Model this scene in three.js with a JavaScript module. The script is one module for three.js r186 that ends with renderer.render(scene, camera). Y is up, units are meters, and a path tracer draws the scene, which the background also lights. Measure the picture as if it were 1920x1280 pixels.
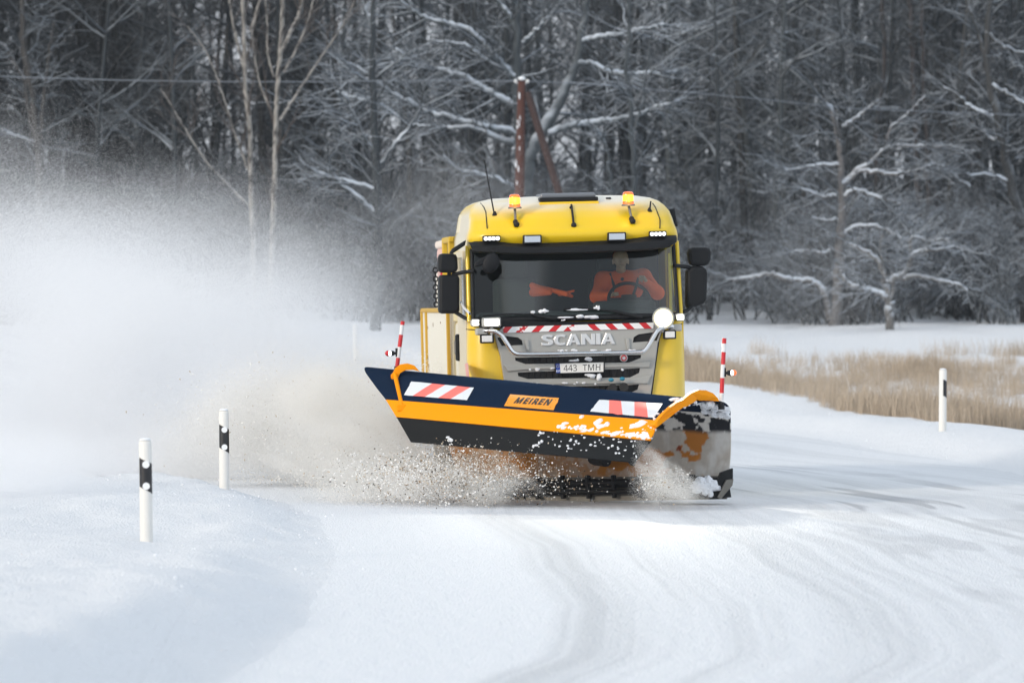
import * as THREE from 'three';
import { mergeGeometries, mergeVertices, toCreasedNormals } from 'three/addons/utils/BufferGeometryUtils.js';
import { RoundedBoxGeometry } from 'three/addons/geometries/RoundedBoxGeometry.js';
import { TextGeometry } from 'three/addons/geometries/TextGeometry.js';
import { FontLoader } from 'three/addons/loaders/FontLoader.js';
import { MarchingCubes } from 'three/addons/objects/MarchingCubes.js';

// ------------------------------------------------------------------ camera, sky, sun, exposure
const scene = new THREE.Scene();
const F = 9600, CX = 960, CY = 640, HZ = 582, EYE = 2.1;       // focal length and horizon in pixels of the 1920 wide photograph
const camera = new THREE.PerspectiveCamera(2 * Math.atan(640 / F) * 180 / Math.PI, 1.5, 1, 900);
camera.position.set(0, EYE, 0);
camera.lookAt(0, EYE - 100 * (CY - HZ) / F, -100);
camera.focus = 56.5; camera.userData.fStop = 2.9;
camera.updateMatrixWorld(true);

const renderer = new THREE.WebGLRenderer({ antialias: true });
renderer.toneMapping = THREE.LinearToneMapping;
renderer.toneMappingExposure = 1.42;
scene.fog = new THREE.FogExp2(new THREE.Color(0.80, 0.87, 0.97), 0.00022);   // cold air with drifting snow
renderer.shadowMap.enabled = true;

// seeded noise
let seedState = 12345;
const seed = (s) => { seedState = s >>> 0; };
const rnd = () => { seedState = (seedState + 0x6d2b79f5) | 0; let t = Math.imul(seedState ^ (seedState >>> 15), 1 | seedState); t = (t + Math.imul(t ^ (t >>> 7), 61 | t)) ^ t; return ((t ^ (t >>> 14)) >>> 0) / 4294967296; };
const rr = (a, b) => a + (b - a) * rnd();
const gauss = () => (rnd() + rnd() + rnd() + rnd() - 2) * 1.0;
const clamp = (x, a = 0, b = 1) => Math.min(b, Math.max(a, x));
const smooth = (a, b, x) => { const t = clamp((x - a) / (b - a)); return t * t * (3 - 2 * t); };
const lerp = (a, b, t) => a + (b - a) * t;
const hash = (x, y, z) => { let h = Math.imul(x | 0, 374761393) + Math.imul(y | 0, 668265263) + Math.imul(z | 0, 2147483647 ^ 0x5bd1e995); h = Math.imul(h ^ (h >>> 13), 1274126177); return ((h ^ (h >>> 16)) >>> 0) / 4294967296; };
function noise(x, y, z = 0) {
  const X = Math.floor(x), Y = Math.floor(y), Z = Math.floor(z), f = (t) => t * t * (3 - 2 * t), u = f(x - X), v = f(y - Y), w = f(z - Z);
  const L = (k) => lerp(lerp(hash(X, Y, Z + k), hash(X + 1, Y, Z + k), u), lerp(hash(X, Y + 1, Z + k), hash(X + 1, Y + 1, Z + k), u), v);
  return lerp(L(0), L(1), w) * 2 - 1;
}
const fbm = (x, y, z = 0, o = 4) => { let s = 0, a = 0.5; for (let i = 0; i < o; i++) { s += a * noise(x, y, z); x = x * 2.03 + 17.1; y = y * 2.03 + 9.2; z = z * 2.03 + 3.7; a *= 0.5; } return s; };

// overcast winter sky with broken clouds, a little warmer round the low sun
const SUN = new THREE.Vector3(-0.72, 0.30, 0.62).normalize();
{
  const w = 1024, h = 512, data = new Float32Array(w * h * 4);
  for (let j = 0; j < h; j++) {
    const el = ((j + 0.5) / h - 0.5) * Math.PI, sy = Math.sin(el), cy = Math.cos(el);
    for (let i = 0; i < w; i++) {
      const az = ((i + 0.5) / w - 0.5) * 2 * Math.PI, x = cy * Math.cos(az), z = cy * Math.sin(az);
      let c;
      if (el < 0) c = [0.66, 0.70, 0.745];
      else {
        const k = 1 / (0.22 + sy), n = fbm(x * k * 2.6 + 7, z * k * 2.6 + 3, 1.3, 5);
        const cloud = smooth(-0.16, 0.26, n), thin = 1 - Math.abs(cloud - 0.5) * 2;
        const s = Math.max(0, x * SUN.x + sy * SUN.y + z * SUN.z), glow = Math.pow(s, 6);
        const clear = [1.00, 1.10, 1.21], dark = [0.32, 0.37, 0.43];
        c = [0, 1, 2].map((q) => lerp(clear[q], dark[q], cloud * 0.95) + [0.85, 0.58, 0.26][q] * (0.10 + 0.55 * thin) * glow + [0.05, 0.04, 0.02][q] * thin);
      }
      const o = (j * w + i) * 4; data[o] = c[0]; data[o + 1] = c[1]; data[o + 2] = c[2]; data[o + 3] = 1;
    }
  }
  const sky = new THREE.DataTexture(data, w, h, THREE.RGBAFormat, THREE.FloatType);
  sky.mapping = THREE.EquirectangularReflectionMapping; sky.magFilter = THREE.LinearFilter; sky.needsUpdate = true;
  scene.background = sky; scene.environment = sky;
  scene.backgroundIntensity = 0.8; scene.environmentIntensity = 0.8;
}
const sun = new THREE.DirectionalLight(new THREE.Color(1.0, 0.88, 0.73), 1.5);
sun.position.set(SUN.x * 120, SUN.y * 120, SUN.z * 120 - 60); sun.target.position.set(0, 0, -60);
sun.castShadow = true; sun.shadow.radius = 20; sun.shadow.mapSize.set(2048, 2048);
Object.assign(sun.shadow.camera, { left: -40, right: 40, top: 40, bottom: -40, near: 1, far: 300 });
scene.add(sun, sun.target);

// ------------------------------------------------------------------ helpers
const V = (x, y, z) => new THREE.Vector3(x, y, z);
const ray = (px, py) => V((px - CX) / F, -(py - CY) / F, -1).applyQuaternion(camera.quaternion);
const W = (px, py, d) => { const r = ray(px, py); return camera.position.clone().addScaledVector(r, d / -r.z); };     // a measured point d metres in front of the camera
const used = new Map();
const numbered = (n) => { const k = used.get(n) ?? 0; used.set(n, k + 1); return k ? n + '_' + String(k).padStart(3, '0') : n; };
const shadows = (m) => { m.castShadow = true; m.receiveShadow = true; return m; };
function tag(o, label, category, group, kind) { if (label) o.userData.label = label; if (category) o.userData.category = category; if (group) o.userData.group = group; if (kind) o.userData.kind = kind; return o; }
function thing(name, label, category, pos = V(0, 0, 0), group) { const g = new THREE.Group(); g.name = numbered(name); g.position.copy(pos); scene.add(g); return tag(g, label, category, group); }
function mesh(name, geo, mat, parent = scene) { const m = shadows(new THREE.Mesh(geo, mat)); m.name = parent === scene ? numbered(name) : name; parent.add(m); return m; }
const std = (c, rough = 0.7, extra = {}) => new THREE.MeshPhysicalMaterial({ color: new THREE.Color().setRGB(...c), roughness: rough, ...extra });
const basis = new THREE.Vector3();
function geoFrom(pos, idx, col, uv) {
  const g = new THREE.BufferGeometry();
  g.setAttribute('position', new THREE.Float32BufferAttribute(pos, 3));
  if (col) g.setAttribute('color', new THREE.Float32BufferAttribute(col, 3));
  if (uv) g.setAttribute('uv', new THREE.Float32BufferAttribute(uv, 2));
  if (idx) g.setIndex(idx);
  g.computeVertexNormals();
  return g;
}
function merged(list) { return mergeGeometries(list.map((g) => { const q = g.index ? g.toNonIndexed() : g; for (const k of Object.keys(q.attributes)) if (!['position', 'normal', 'uv'].includes(k)) q.deleteAttribute(k); if (!q.attributes.uv) q.setAttribute('uv', new THREE.Float32BufferAttribute(new Float32Array(q.attributes.position.count * 2), 2)); return q; })); }
// rows[i][j] of Vector3 -> a closed sheet of that thickness (thickness goes against the normal)
function sheet(rows, thick, colorFn, flip = false) {
  const n = rows.length, m = rows[0].length, pos = [], col = [], uv = [], idx = [];
  const N = rows.map((r, i) => r.map((p, j) => {
    const a = rows[Math.min(n - 1, i + 1)][j].clone().sub(rows[Math.max(0, i - 1)][j]), b = r[Math.min(m - 1, j + 1)].clone().sub(r[Math.max(0, j - 1)]);
    return a.cross(b).normalize().multiplyScalar(flip ? -1 : 1);
  }));
  for (let side = 0; side < 2; side++) rows.forEach((r, i) => r.forEach((p, j) => {
    const q = p.clone().addScaledVector(N[i][j], side ? -thick : 0); pos.push(q.x, q.y, q.z); uv.push(j / (m - 1), i / (n - 1));
    if (colorFn) col.push(...colorFn(p, N[i][j], j / (m - 1), i / (n - 1), side));
  }));
  const at = (s, i, j) => s * n * m + i * m + j;
  const quad = (a, b, c, d) => (flip ? idx.push(a, c, b, a, d, c) : idx.push(a, b, c, a, c, d));
  for (let i = 0; i < n - 1; i++) for (let j = 0; j < m - 1; j++) { quad(at(0, i, j), at(0, i + 1, j), at(0, i + 1, j + 1), at(0, i, j + 1)); quad(at(1, i, j), at(1, i, j + 1), at(1, i + 1, j + 1), at(1, i + 1, j)); }
  for (let i = 0; i < n - 1; i++) { quad(at(0, i, 0), at(1, i, 0), at(1, i + 1, 0), at(0, i + 1, 0)); quad(at(0, i, m - 1), at(0, i + 1, m - 1), at(1, i + 1, m - 1), at(1, i, m - 1)); }
  for (let j = 0; j < m - 1; j++) { quad(at(0, 0, j), at(0, 0, j + 1), at(1, 0, j + 1), at(1, 0, j)); quad(at(0, n - 1, j), at(1, n - 1, j), at(1, n - 1, j + 1), at(0, n - 1, j + 1)); }
  return toCreasedNormals(geoFrom(pos, idx, colorFn && col, uv), 0.6);
}
const tubeOf = (pts, r, sides = 10, seg = pts.length * 8, tension = 0.1) => new THREE.TubeGeometry(new THREE.CatmullRomCurve3(pts, false, 'catmullrom', tension), seg, r, sides, false);
function rod(a, b, r0, r1 = r0, sides = 10) { const g = new THREE.CylinderGeometry(r1, r0, a.distanceTo(b), sides, 1), d = b.clone().sub(a).normalize(); g.applyQuaternion(new THREE.Quaternion().setFromUnitVectors(V(0, 1, 0), d)); const c = a.clone().add(b).multiplyScalar(0.5); return g.translate(c.x, c.y, c.z); }
function canvasTex(w, h, draw, flip = false) { const c = document.createElement('canvas'); c.width = w; c.height = h; draw(c.getContext('2d'), w, h); const t = new THREE.CanvasTexture(c); t.colorSpace = THREE.SRGBColorSpace; return t; }
function dataTex(w, h, fn, srgb = false) { const d = new Uint8Array(w * h * 4); for (let y = 0; y < h; y++) for (let x = 0; x < w; x++) { const c = fn(x, y), o = (y * w + x) * 4; d[o] = clamp(c[0]) * 255; d[o + 1] = clamp(c[1]) * 255; d[o + 2] = clamp(c[2]) * 255; d[o + 3] = 255; } const t = new THREE.DataTexture(d, w, h); t.magFilter = THREE.LinearFilter; t.wrapS = t.wrapT = THREE.RepeatWrapping; if (srgb) t.colorSpace = THREE.SRGBColorSpace; t.needsUpdate = true; return t; }
// ------------------------------------------------------------------ ground and road
function table(list) { return (x) => { if (x <= list[0][0]) return list[0][1]; for (let i = 1; i < list.length; i++) if (x <= list[i][0]) { const t = (x - list[i - 1][0]) / (list[i][0] - list[i - 1][0]); return lerp(list[i - 1][1], list[i][1], t * t * (3 - 2 * t) * 0.5 + t * 0.5); } return list[list.length - 1][1]; }; }
const rise = table([[22, -0.3], [40, -0.1], [52, 0], [75, 0.02], [88, 0.12], [100, 0.48], [112, 0.95], [130, 1.66], [160, 2.9], [220, 8], [300, 20], [420, 34]]);
const roadLeft = table([[15, -2.9], [29, -1.95], [36, -1.5], [44, -1.5], [50, -1.8], [55, -2.35], [60, -3.4], [66, -5.0], [75, -8.0], [90, -13], [110, -19], [140, -27]]);
const roadRight = table([[15, 9.5], [40, 8.0], [60, 6.7], [70, 6.2], [77, 5.4], [92, 3.0], [105, 0.2], [115, -3.2], [130, -6.5], [150, -12]]);
const track = table([[18, -2.4], [24, -1.6], [28.5, -0.77], [31, -0.26], [33.7, 0.14], [38, 0.2], [46, 0.02], [54.8, -0.6], [62, -1.5], [75, -4.2], [95, -9], [130, -18]]);
const bank = table([[22, 0.5], [34, 0.38], [43.6, 0.21], [54, 0.24], [58, 0.23], [64, 0.03], [90, 0.3]]);
const bed = (x, d) => rise(d) + 0.012 * fbm(x * 0.5, d * 0.2, 5, 3);     // the road under the snow banks
function height(x, d) {
  let h = bed(x, d);
  const l = roadLeft(d), r = roadRight(d);
  const offL = l - x, offR = x - r;
  if (offL > -0.3) { const k = smooth(-0.1, 1.05, offL); h += k * bank(d) + 0.11 * smooth(0.05, 2.0, offL) * fbm(x * 0.55, d * 0.28, 2, 4) + 0.075 * smooth(-0.1, 0.5, offL) * fbm(x * 2.0, d * 0.8, 8, 4); }
  if (offR > -0.2) {
    const b = smooth(-0.1, 1.1, offR) * (1 - 0.75 * smooth(1.7, 5, offR));
    h += 0.27 * b * (1 - 0.3 * smooth(95, 125, d)) + smooth(-0.2, 1, offR) * (0.09 * fbm(x * 0.6, d * 0.35, 3, 4) + 0.03 * fbm(x * 2.6, d * 1.3, 9, 3)) - 0.14 * smooth(2, 5, offR) * (1 - smooth(90, 105, d));
  }
  return h;
}
const groundAt = (x, z) => height(x, -z);
const snowBump = dataTex(512, 512, (x, y) => { const p = (k) => fbm(x / k + 40, y / k, 0, 4); const v = 0.5 + 0.4 * p(34) + 0.22 * noise(x / 3.1, y / 3.1) + 0.12 * noise(x / 1.3, y / 1.3, 4); return [v, v, v]; });
const plainSnow = std([0.82, 0.84, 0.88], 0.9, { specularIntensity: 0.2 });
const snowMat = std([0.815, 0.835, 0.87], 0.85, { bumpMap: snowBump, bumpScale: 0.03, specularIntensity: 0.3 });
{
  const ds = []; for (let d = 12; d < 440; d *= d < 70 ? 1.0035 : d < 140 ? 1.009 : 1.05) ds.push(d);
  const us = []; for (let i = 0; i <= 260; i++) { const t = (i / 260) * 2 - 1; us.push(t * 26 * (0.35 + 0.65 * t * t)); }
  const pos = [], uv = [], idx = [], m = us.length;
  for (const d of ds) for (const u of us) { const x = u * lerp(0.9, 3.4, smooth(40, 220, d)) ; pos.push(x, height(x, d), -d); uv.push(x / 2.2, d / 2.2); }
  for (let i = 0; i < ds.length - 1; i++) for (let j = 0; j < m - 1; j++) { const a = i * m + j; idx.push(a, a + 1, a + m + 1, a, a + m + 1, a + m); }
  tag(mesh('snow_ground', geoFrom(pos, idx, null, uv), snowMat), 'white snow-covered verges and field rising towards the wood', null, null, 'structure');
}
{
  // packed snow with ploughed grey lanes, tyre tracks and ice showing through
  const w = 1024, h = 1024, U0 = -7, U1 = 13, D0 = 16, D1 = 136;
  const tex = dataTex(w, h, (i, j) => {
    const u = lerp(U0, U1, (i + 0.5) / w), d = lerp(D0, D1, (j + 0.5) / h);
    const wob = 0.10 * noise(d * 0.16, 1) + 0.04 * noise(d * 0.6, 4);
    const q = u + wob, s1 = noise(q * 2.1, d * 0.035, 3), s2 = noise(q * 7, d * 0.07, 6), s3 = noise(q * 19, d * 0.16, 8);
    let lane = smooth(-0.06, 0.14, q) * (1 - 0.6 * smooth(0.5, 0.95, q)) * 0.62;
    lane += 0.45 * smooth(1.7, 2.0, q) * (1 - smooth(2.3, 2.8, q)) + 0.3 * Math.exp(-((q - 3.4) ** 2) / 0.05) + 0.3 * Math.exp(-((q - 4.6) ** 2) / 0.2);
    const s4 = noise(q * 44, d * 0.3, 2), streak = clamp(0.36 * s1 + 0.34 * s2 + 0.32 * s3 + 0.2 * s4 + 0.10, -1, 1);
    let grey = clamp(lane * (0.62 + 0.5 * streak) + 0.5 * Math.max(0, streak) * smooth(-0.3, 0.4, q));
    const icy = smooth(0.30, 0.75, fbm(q * 0.95 + 3, d * 0.28, 4, 4) * 1.5 + 0.42 * s2 + 0.35 * Math.exp(-((q - 4.9) ** 2) / 2.5 - ((d - 52) ** 2) / 50)) * smooth(2.6, 3.6, q) * (1 - smooth(6.8, 7.4, q));
    const dash = smooth(0.30, 0.62, noise(q * 2.6 + 5, d * 0.16, 2) * 0.75 + 0.5 * noise(q * 9, d * 0.4, 5)) * smooth(3.2, 4.2, q) * (1 - smooth(6.8, 7.3, q)) * smooth(43, 50, d) * (1 - smooth(58, 66, d)) * 0.6;
    const fine = 0.02 * (hash(i, j, 1) - 0.5);
    const base = [0.81, 0.83, 0.865], pack = [0.555, 0.575, 0.605], ice = [0.34, 0.35, 0.38];
    return base.map((b, k) => Math.pow(clamp(lerp(lerp(b, pack[k], clamp(grey * 0.75)), ice[k], Math.max(icy * 0.28, dash)) + fine), 1 / 2.2));
  }, true);
  tex.wrapS = tex.wrapT = THREE.ClampToEdgeWrapping;
  const mat = std([1, 1, 1], 0.72, { map: tex, bumpMap: snowBump.clone(), bumpScale: 0.018, specularIntensity: 0.35 });
  mat.bumpMap.channel = 1;
  const pos = [], uv = [], uv1 = [], idx = [], m = 121, ds = []; for (let d = 13; d < 136; d *= 1.006) ds.push(d);
  for (const d of ds) for (let j = 0; j < m; j++) { const x = lerp(roadLeft(d) - 0.5, roadRight(d) + 0.5, j / (m - 1)); pos.push(x, bed(x, d) + 0.006, -d); uv.push((x - track(d) - U0) / (U1 - U0), (d - D0) / (D1 - D0)); uv1.push(x / 1.6, d / 4.5); }
  for (let i = 0; i < ds.length - 1; i++) for (let j = 0; j < m - 1; j++) { const a = i * m + j; idx.push(a, a + 1, a + m + 1, a, a + m + 1, a + m); }
  const g = geoFrom(pos, idx, null, uv); g.setAttribute('uv1', new THREE.Float32BufferAttribute(uv1, 2));
  tag(mesh('road', g, mat), 'bending road of packed snow with greyish tyre tracks', null, null, 'structure');
}
{
  // snow crumbs thrown onto the verges
  seed(77); const n = 1100, base = new THREE.IcosahedronGeometry(1, 0), inst = new THREE.InstancedMesh(base, plainSnow, n), M = new THREE.Matrix4(), q = new THREE.Quaternion();
  for (let i = 0; i < n; i++) {
    const left = rnd() < 0.6, d = left ? rr(32, 62) : rr(48, 95), x = left ? roadLeft(d) - Math.pow(rnd(), 1.6) * 5 + 0.25 : roadRight(d) + rr(-0.3, 2.2), s = rr(0.004, 0.010) * (rnd() < 0.06 ? 1.8 : 1);
    M.compose(V(x, height(x, d) + s * 0.3, -d), q.setFromEuler(new THREE.Euler(rr(0, 6), rr(0, 6), rr(0, 6))), V(s, s * rr(0.5, 1), s)); inst.setMatrixAt(i, M);
  }
  inst.name = 'snow_crumbs'; shadows(inst); scene.add(inst); tag(inst, 'small snow crumbs scattered over the road verges', 'snow crumbs', null, 'stuff');
}
// ------------------------------------------------------------------ trees
class Wood {
  constructor(bark, snow, o = {}) { Object.assign(this, { bark, snow, pos: [], nor: [], col: [], idx: [], o }); }
  tube(pts, rads, sides, cover = 1) {
    const start = this.pos.length / 3, t = V(), side = V(), top = V(), n = pts.length;
    for (let i = 0; i < n; i++) {
      t.copy(pts[Math.min(n - 1, i + 1)]).sub(pts[Math.max(0, i - 1)]).normalize();
      if (i === 0) { if (Math.abs(t.y) > 0.97) side.set(1, 0, 0.2); else side.set(t.z, 0, -t.x); }
      side.addScaledVector(t, -side.dot(t)).normalize(); top.crossVectors(t, side).normalize();   // carried along, so that the tube does not twist
      const flat = clamp((1 - Math.abs(t.y)) * 2.4) * cover, r = rads[i], hor = 1 / Math.max(0.3, Math.hypot(t.x, t.z));
      for (let k = 0; k < sides; k++) {
        const a = Math.PI / 2 + (k / sides) * 2 * Math.PI, s = Math.sin(a), c = Math.cos(a);
        const nx = side.x * c + top.x * s, ny = side.y * c + top.y * s, nz = side.z * c + top.z * s;
        const on = clamp((ny * hor - 0.05) * 2.2) * flat * (0.75 + 0.5 * noise(pts[i].x * 3, pts[i].y * 3, pts[i].z * 3));
        const q = r * (1 + (r > 0.018 ? 0.5 : 0.35) * clamp(on)) + (on > 0.3 ? 0.006 : 0);
        this.pos.push(pts[i].x + nx * q, pts[i].y + ny * q, pts[i].z + nz * q); this.nor.push(nx, ny, nz);
        const b = this.o.barkFn ? this.o.barkFn(pts[i], a) : this.bark, v = 0.8 + 0.4 * hash(start + k, i, 7), w = clamp(on);
        this.col.push(lerp(b[0] * v, this.snow[0], w), lerp(b[1] * v, this.snow[1], w), lerp(b[2] * v, this.snow[2], w));
      }
    }
    for (let i = 0; i < n - 1; i++) for (let k = 0; k < sides; k++) { const a = start + i * sides + k, b = start + i * sides + (k + 1) % sides; this.idx.push(a, b, b + sides, a, b + sides, a + sides); }
  }
  geo() { const g = new THREE.BufferGeometry(); g.setAttribute('position', new THREE.Float32BufferAttribute(this.pos, 3)); g.setAttribute('normal', new THREE.Float32BufferAttribute(this.nor, 3)); g.setAttribute('color', new THREE.Float32BufferAttribute(this.col, 3)); g.setIndex(this.idx); return g; }
}
const UP = V(0, 1, 0);
function turned(dir, angle, az) { const s = Math.abs(dir.y) > 0.95 ? V(1, 0, 0) : V(0, 1, 0); const a = s.cross(dir).normalize(); const r = dir.clone().applyAxisAngle(a, angle); return r.applyAxisAngle(dir, az); }
function limb(p, dir, len, r, segs, wander, trop) {
  const pts = [p.clone()], d = dir.clone(), rads = [r];
  for (let i = 1; i <= segs; i++) { d.x += gauss() * wander; d.y += gauss() * wander + trop; d.z += gauss() * wander; d.normalize(); pts.push(pts[i - 1].clone().addScaledVector(d, len / segs)); rads.push(r * (1 - 0.78 * i / segs)); }
  return { pts, rads };
}
function along(L, u) { const f = u * (L.pts.length - 1), i = Math.min(L.pts.length - 2, Math.floor(f)), t = f - i; return { p: L.pts[i].clone().lerp(L.pts[i + 1], t), d: L.pts[i + 1].clone().sub(L.pts[i]).normalize(), r: lerp(L.rads[i], L.rads[i + 1], t) }; }
// what grows out of a limb: level 1 boughs, 2 branches, 3 twigs
function sprout(wood, crown, L, lvl, n, len, o) {
  for (let i = 0; i < n; i++) {
    const q = along(L, Math.pow(rr(lvl === 1 ? (o.from ?? 0.12) : 0.12, 1), 0.9));
    let d = turned(q.d, rr(o.open ?? 0.55, 1.25), rr(0, 6.283)); d.y = d.y * (lvl >= 2 ? 0.85 : 0.7) + (o.lift ?? 0.12); d.normalize();
    const l = len * rr(0.55, 1.15) * (lvl === 1 ? 1 - 0.25 * rnd() : 1), r = Math.max(o.min ?? 0.0045, Math.min(q.r * 0.62, l * 0.016));
    const B = limb(q.p, d, l, r, lvl === 1 ? 7 : lvl === 2 ? 5 : 3, lvl === 1 ? 0.16 : 0.2, o.trop ?? 0.02);
    (lvl === 1 ? wood : crown).tube(B.pts, B.rads.map((x) => Math.max(x, o.min ?? 0.0045)), lvl === 1 ? 5 : lvl === 2 ? 4 : 3, o.cover ?? 1);
    if (lvl < 3) sprout(wood, crown, B, lvl + 1, Math.round((o.kids?.[lvl] ?? 6) * (0.6 + 0.4 * l / len)), l * (lvl === 1 ? 0.5 : 0.55), o);
  }
}
const woodMat = new THREE.MeshStandardMaterial({ vertexColors: true, roughness: 0.9 });
const SNOW = [0.66, 0.73, 0.82], BARK = [0.030, 0.037, 0.043], GREYBARK = [0.050, 0.060, 0.068], BROWN = [0.040, 0.042, 0.044];
const birchFn = (p, a) => { const k = noise(p.y * 5.5, p.x * 9, a * 1.2) + 0.6 * noise(p.y * 17, a * 2.2, p.z); return k > 0.44 ? [0.05, 0.046, 0.045] : k > 0.16 ? [0.15, 0.14, 0.13] : [0.26, 0.248, 0.23]; };
// a tree measured limb by limb: every limb is a list of [pixel x, pixel y, metres behind the trunk] and two radii
function drawnTree(name, label, d, limbs, o = {}, group) {
  const root = W(limbs[0].at[0][0], limbs[0].at[0][1], d); root.y = groundAt(root.x, root.z) - 0.05;
  const g = thing(name, label, 'tree', root, group);
  const wood = new Wood(o.bark ?? BARK, SNOW, { barkFn: o.barkFn }), crown = new Wood(o.twig ?? BARK, SNOW);
  limbs.forEach((L, k) => {
    let pts = L.at.map(([x, y, z = 0]) => W(x, y, d + z).sub(root));
    if (k === 0 && !L.branch) pts[0].set(pts[0].x, 0, pts[0].z);
    const c = new THREE.CatmullRomCurve3(pts, false, 'centripetal'), n = Math.max(6, L.at.length * (o.fine ? 12 : 5));
    pts = c.getSpacedPoints(n).map((p, i) => p.add(V(gauss(), gauss(), gauss()).multiplyScalar(i && i < n ? (o.wob ?? 0.03) : 0)));
    const rads = pts.map((_, i) => lerp(L.r[0], L.r[1], i / n));
    wood.tube(pts, rads, L.r[0] > 0.05 ? 9 : 6, o.barkFn ? o.cover : (o.cover ?? 1) * 1.5);
    sprout(wood, crown, { pts, rads }, L.lvl ?? 2, L.n ?? 14, L.len ?? 1.5, { kids: [0, 6, 6], ...o });
  });
  mesh('trunk', wood.geo(), woodMat, g); if (crown.idx.length) mesh('crown', crown.geo(), woodMat, g);
  return g;
}
// a whole tree by rule; returns {trunk, crown} geometries with the base at 0
function ruleTree(h, r, o = {}) {
  const wood = new Wood(o.bark ?? BARK, SNOW, { barkFn: o.barkFn }), crown = new Wood(o.twig ?? BARK, SNOW);
  const n = o.stems ?? 1;
  for (let s = 0; s < n; s++) {
    const T = limb(V(n > 1 ? rr(-0.35, 0.35) : 0, 0, n > 1 ? rr(-0.35, 0.35) : 0), V(gauss() * (o.lean ?? 0.12), 1, gauss() * (o.lean ?? 0.12)).normalize(), h, r, 12, o.wander ?? 0.05, 0.04);
    T.rads = T.rads.map((x) => Math.max(x, r * 0.3));
    wood.tube(T.pts, T.rads, 7, o.cover ?? 1);
    sprout(wood, crown, T, 1, o.boughs ?? 20, o.reach ?? 3, { from: o.from ?? 0.06, kids: [0, 7, 6], ...o });
  }
  return { trunk: wood.geo(), crown: crown.geo() };
}
seed(4711);
const G_SMALL = 'bare trees standing in the snowy wood';
// two birches left of the truck
drawnTree('birch_tree', 'pale slim birch trunk left of its twin, rising from the snow dust', 118, [
  { at: [[478, 640], [474, 470], [470, 350], [468, 240], [460, 170], [458, 90], [455, 0], [452, -150]], r: [0.066, 0.045], n: 10, len: 1.5 },
  { at: [[466, 385], [430, 350], [385, 300], [355, 255], [325, 205], [300, 165]], r: [0.03, 0.012], n: 8, len: 1.0, branch: 1 },
  { at: [[470, 330], [440, 250], [415, 170], [385, 95], [352, 50]], r: [0.03, 0.012], n: 9, len: 1.0, branch: 1 },
  { at: [[458, 130], [440, 60], [430, 0], [424, -60]], r: [0.04, 0.018], n: 6, len: 1.0, branch: 1 },
  { at: [[470, 60], [492, -20], [505, -80]], r: [0.04, 0.018], n: 4, len: 1.0, branch: 1 },
], { barkFn: birchFn, twig: [0.075, 0.06, 0.052], cover: 0.35, fine: 1, wob: 0.012, lift: 0.5, open: 0.35 });
drawnTree('birch_tree', 'pale slim birch with forked top, right of its twin by the utility pole', 116, [
  { at: [[504, 640], [509, 480], [514, 350], [517, 230], [521, 150], [526, 90], [530, 0], [534, -120]], r: [0.07, 0.045], n: 9, len: 1.5 },
  { at: [[526, 97], [545, 60], [562, 20], [575, -40]], r: [0.05, 0.03], n: 6, len: 1.2, branch: 1 },
  { at: [[532, 135], [556, 90], [575, 45], [590, -10]], r: [0.03, 0.016], n: 6, len: 1.0, branch: 1 },
  { at: [[525, 225], [560, 170], [600, 110], [640, 50], [665, 0]], r: [0.034, 0.012], n: 8, len: 1.0, branch: 1 },
  { at: [[514, 145], [502, 100], [500, 40], [496, -20]], r: [0.03, 0.014], n: 6, len: 0.9, branch: 1 },
  { at: [[508, 205], [488, 160], [478, 110], [470, 50]], r: [0.03, 0.012], n: 6, len: 0.9, branch: 1 },
], { barkFn: birchFn, twig: [0.075, 0.06, 0.052], cover: 0.35, fine: 1, wob: 0.012, lift: 0.5, open: 0.35 });
drawnTree('bare_tree', 'dark bare trunk forking upwards between the birches and the truck', 124, [
  { at: [[704, 640], [706, 500], [707, 400], [705, 310], [702, 220], [698, 120], [700, -60]], r: [0.14, 0.05], n: 20, len: 1.9 },
  { at: [[707, 300], [680, 250], [650, 190], [628, 150]], r: [0.05, 0.02], n: 14, len: 1.4, branch: 1 },
  { at: [[706, 315], [742, 268], [780, 220], [800, 150]], r: [0.05, 0.02], n: 14, len: 1.4, branch: 1 },
  { at: [[700, 398], [668, 368], [625, 330], [610, 238]], r: [0.06, 0.02], n: 14, len: 1.4, branch: 1 },
  { at: [[704, 355], [655, 340], [600, 325], [560, 300]], r: [0.045, 0.02], n: 10, len: 1.2, branch: 1 },
], { bark: BARK, cover: 1 });
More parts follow.
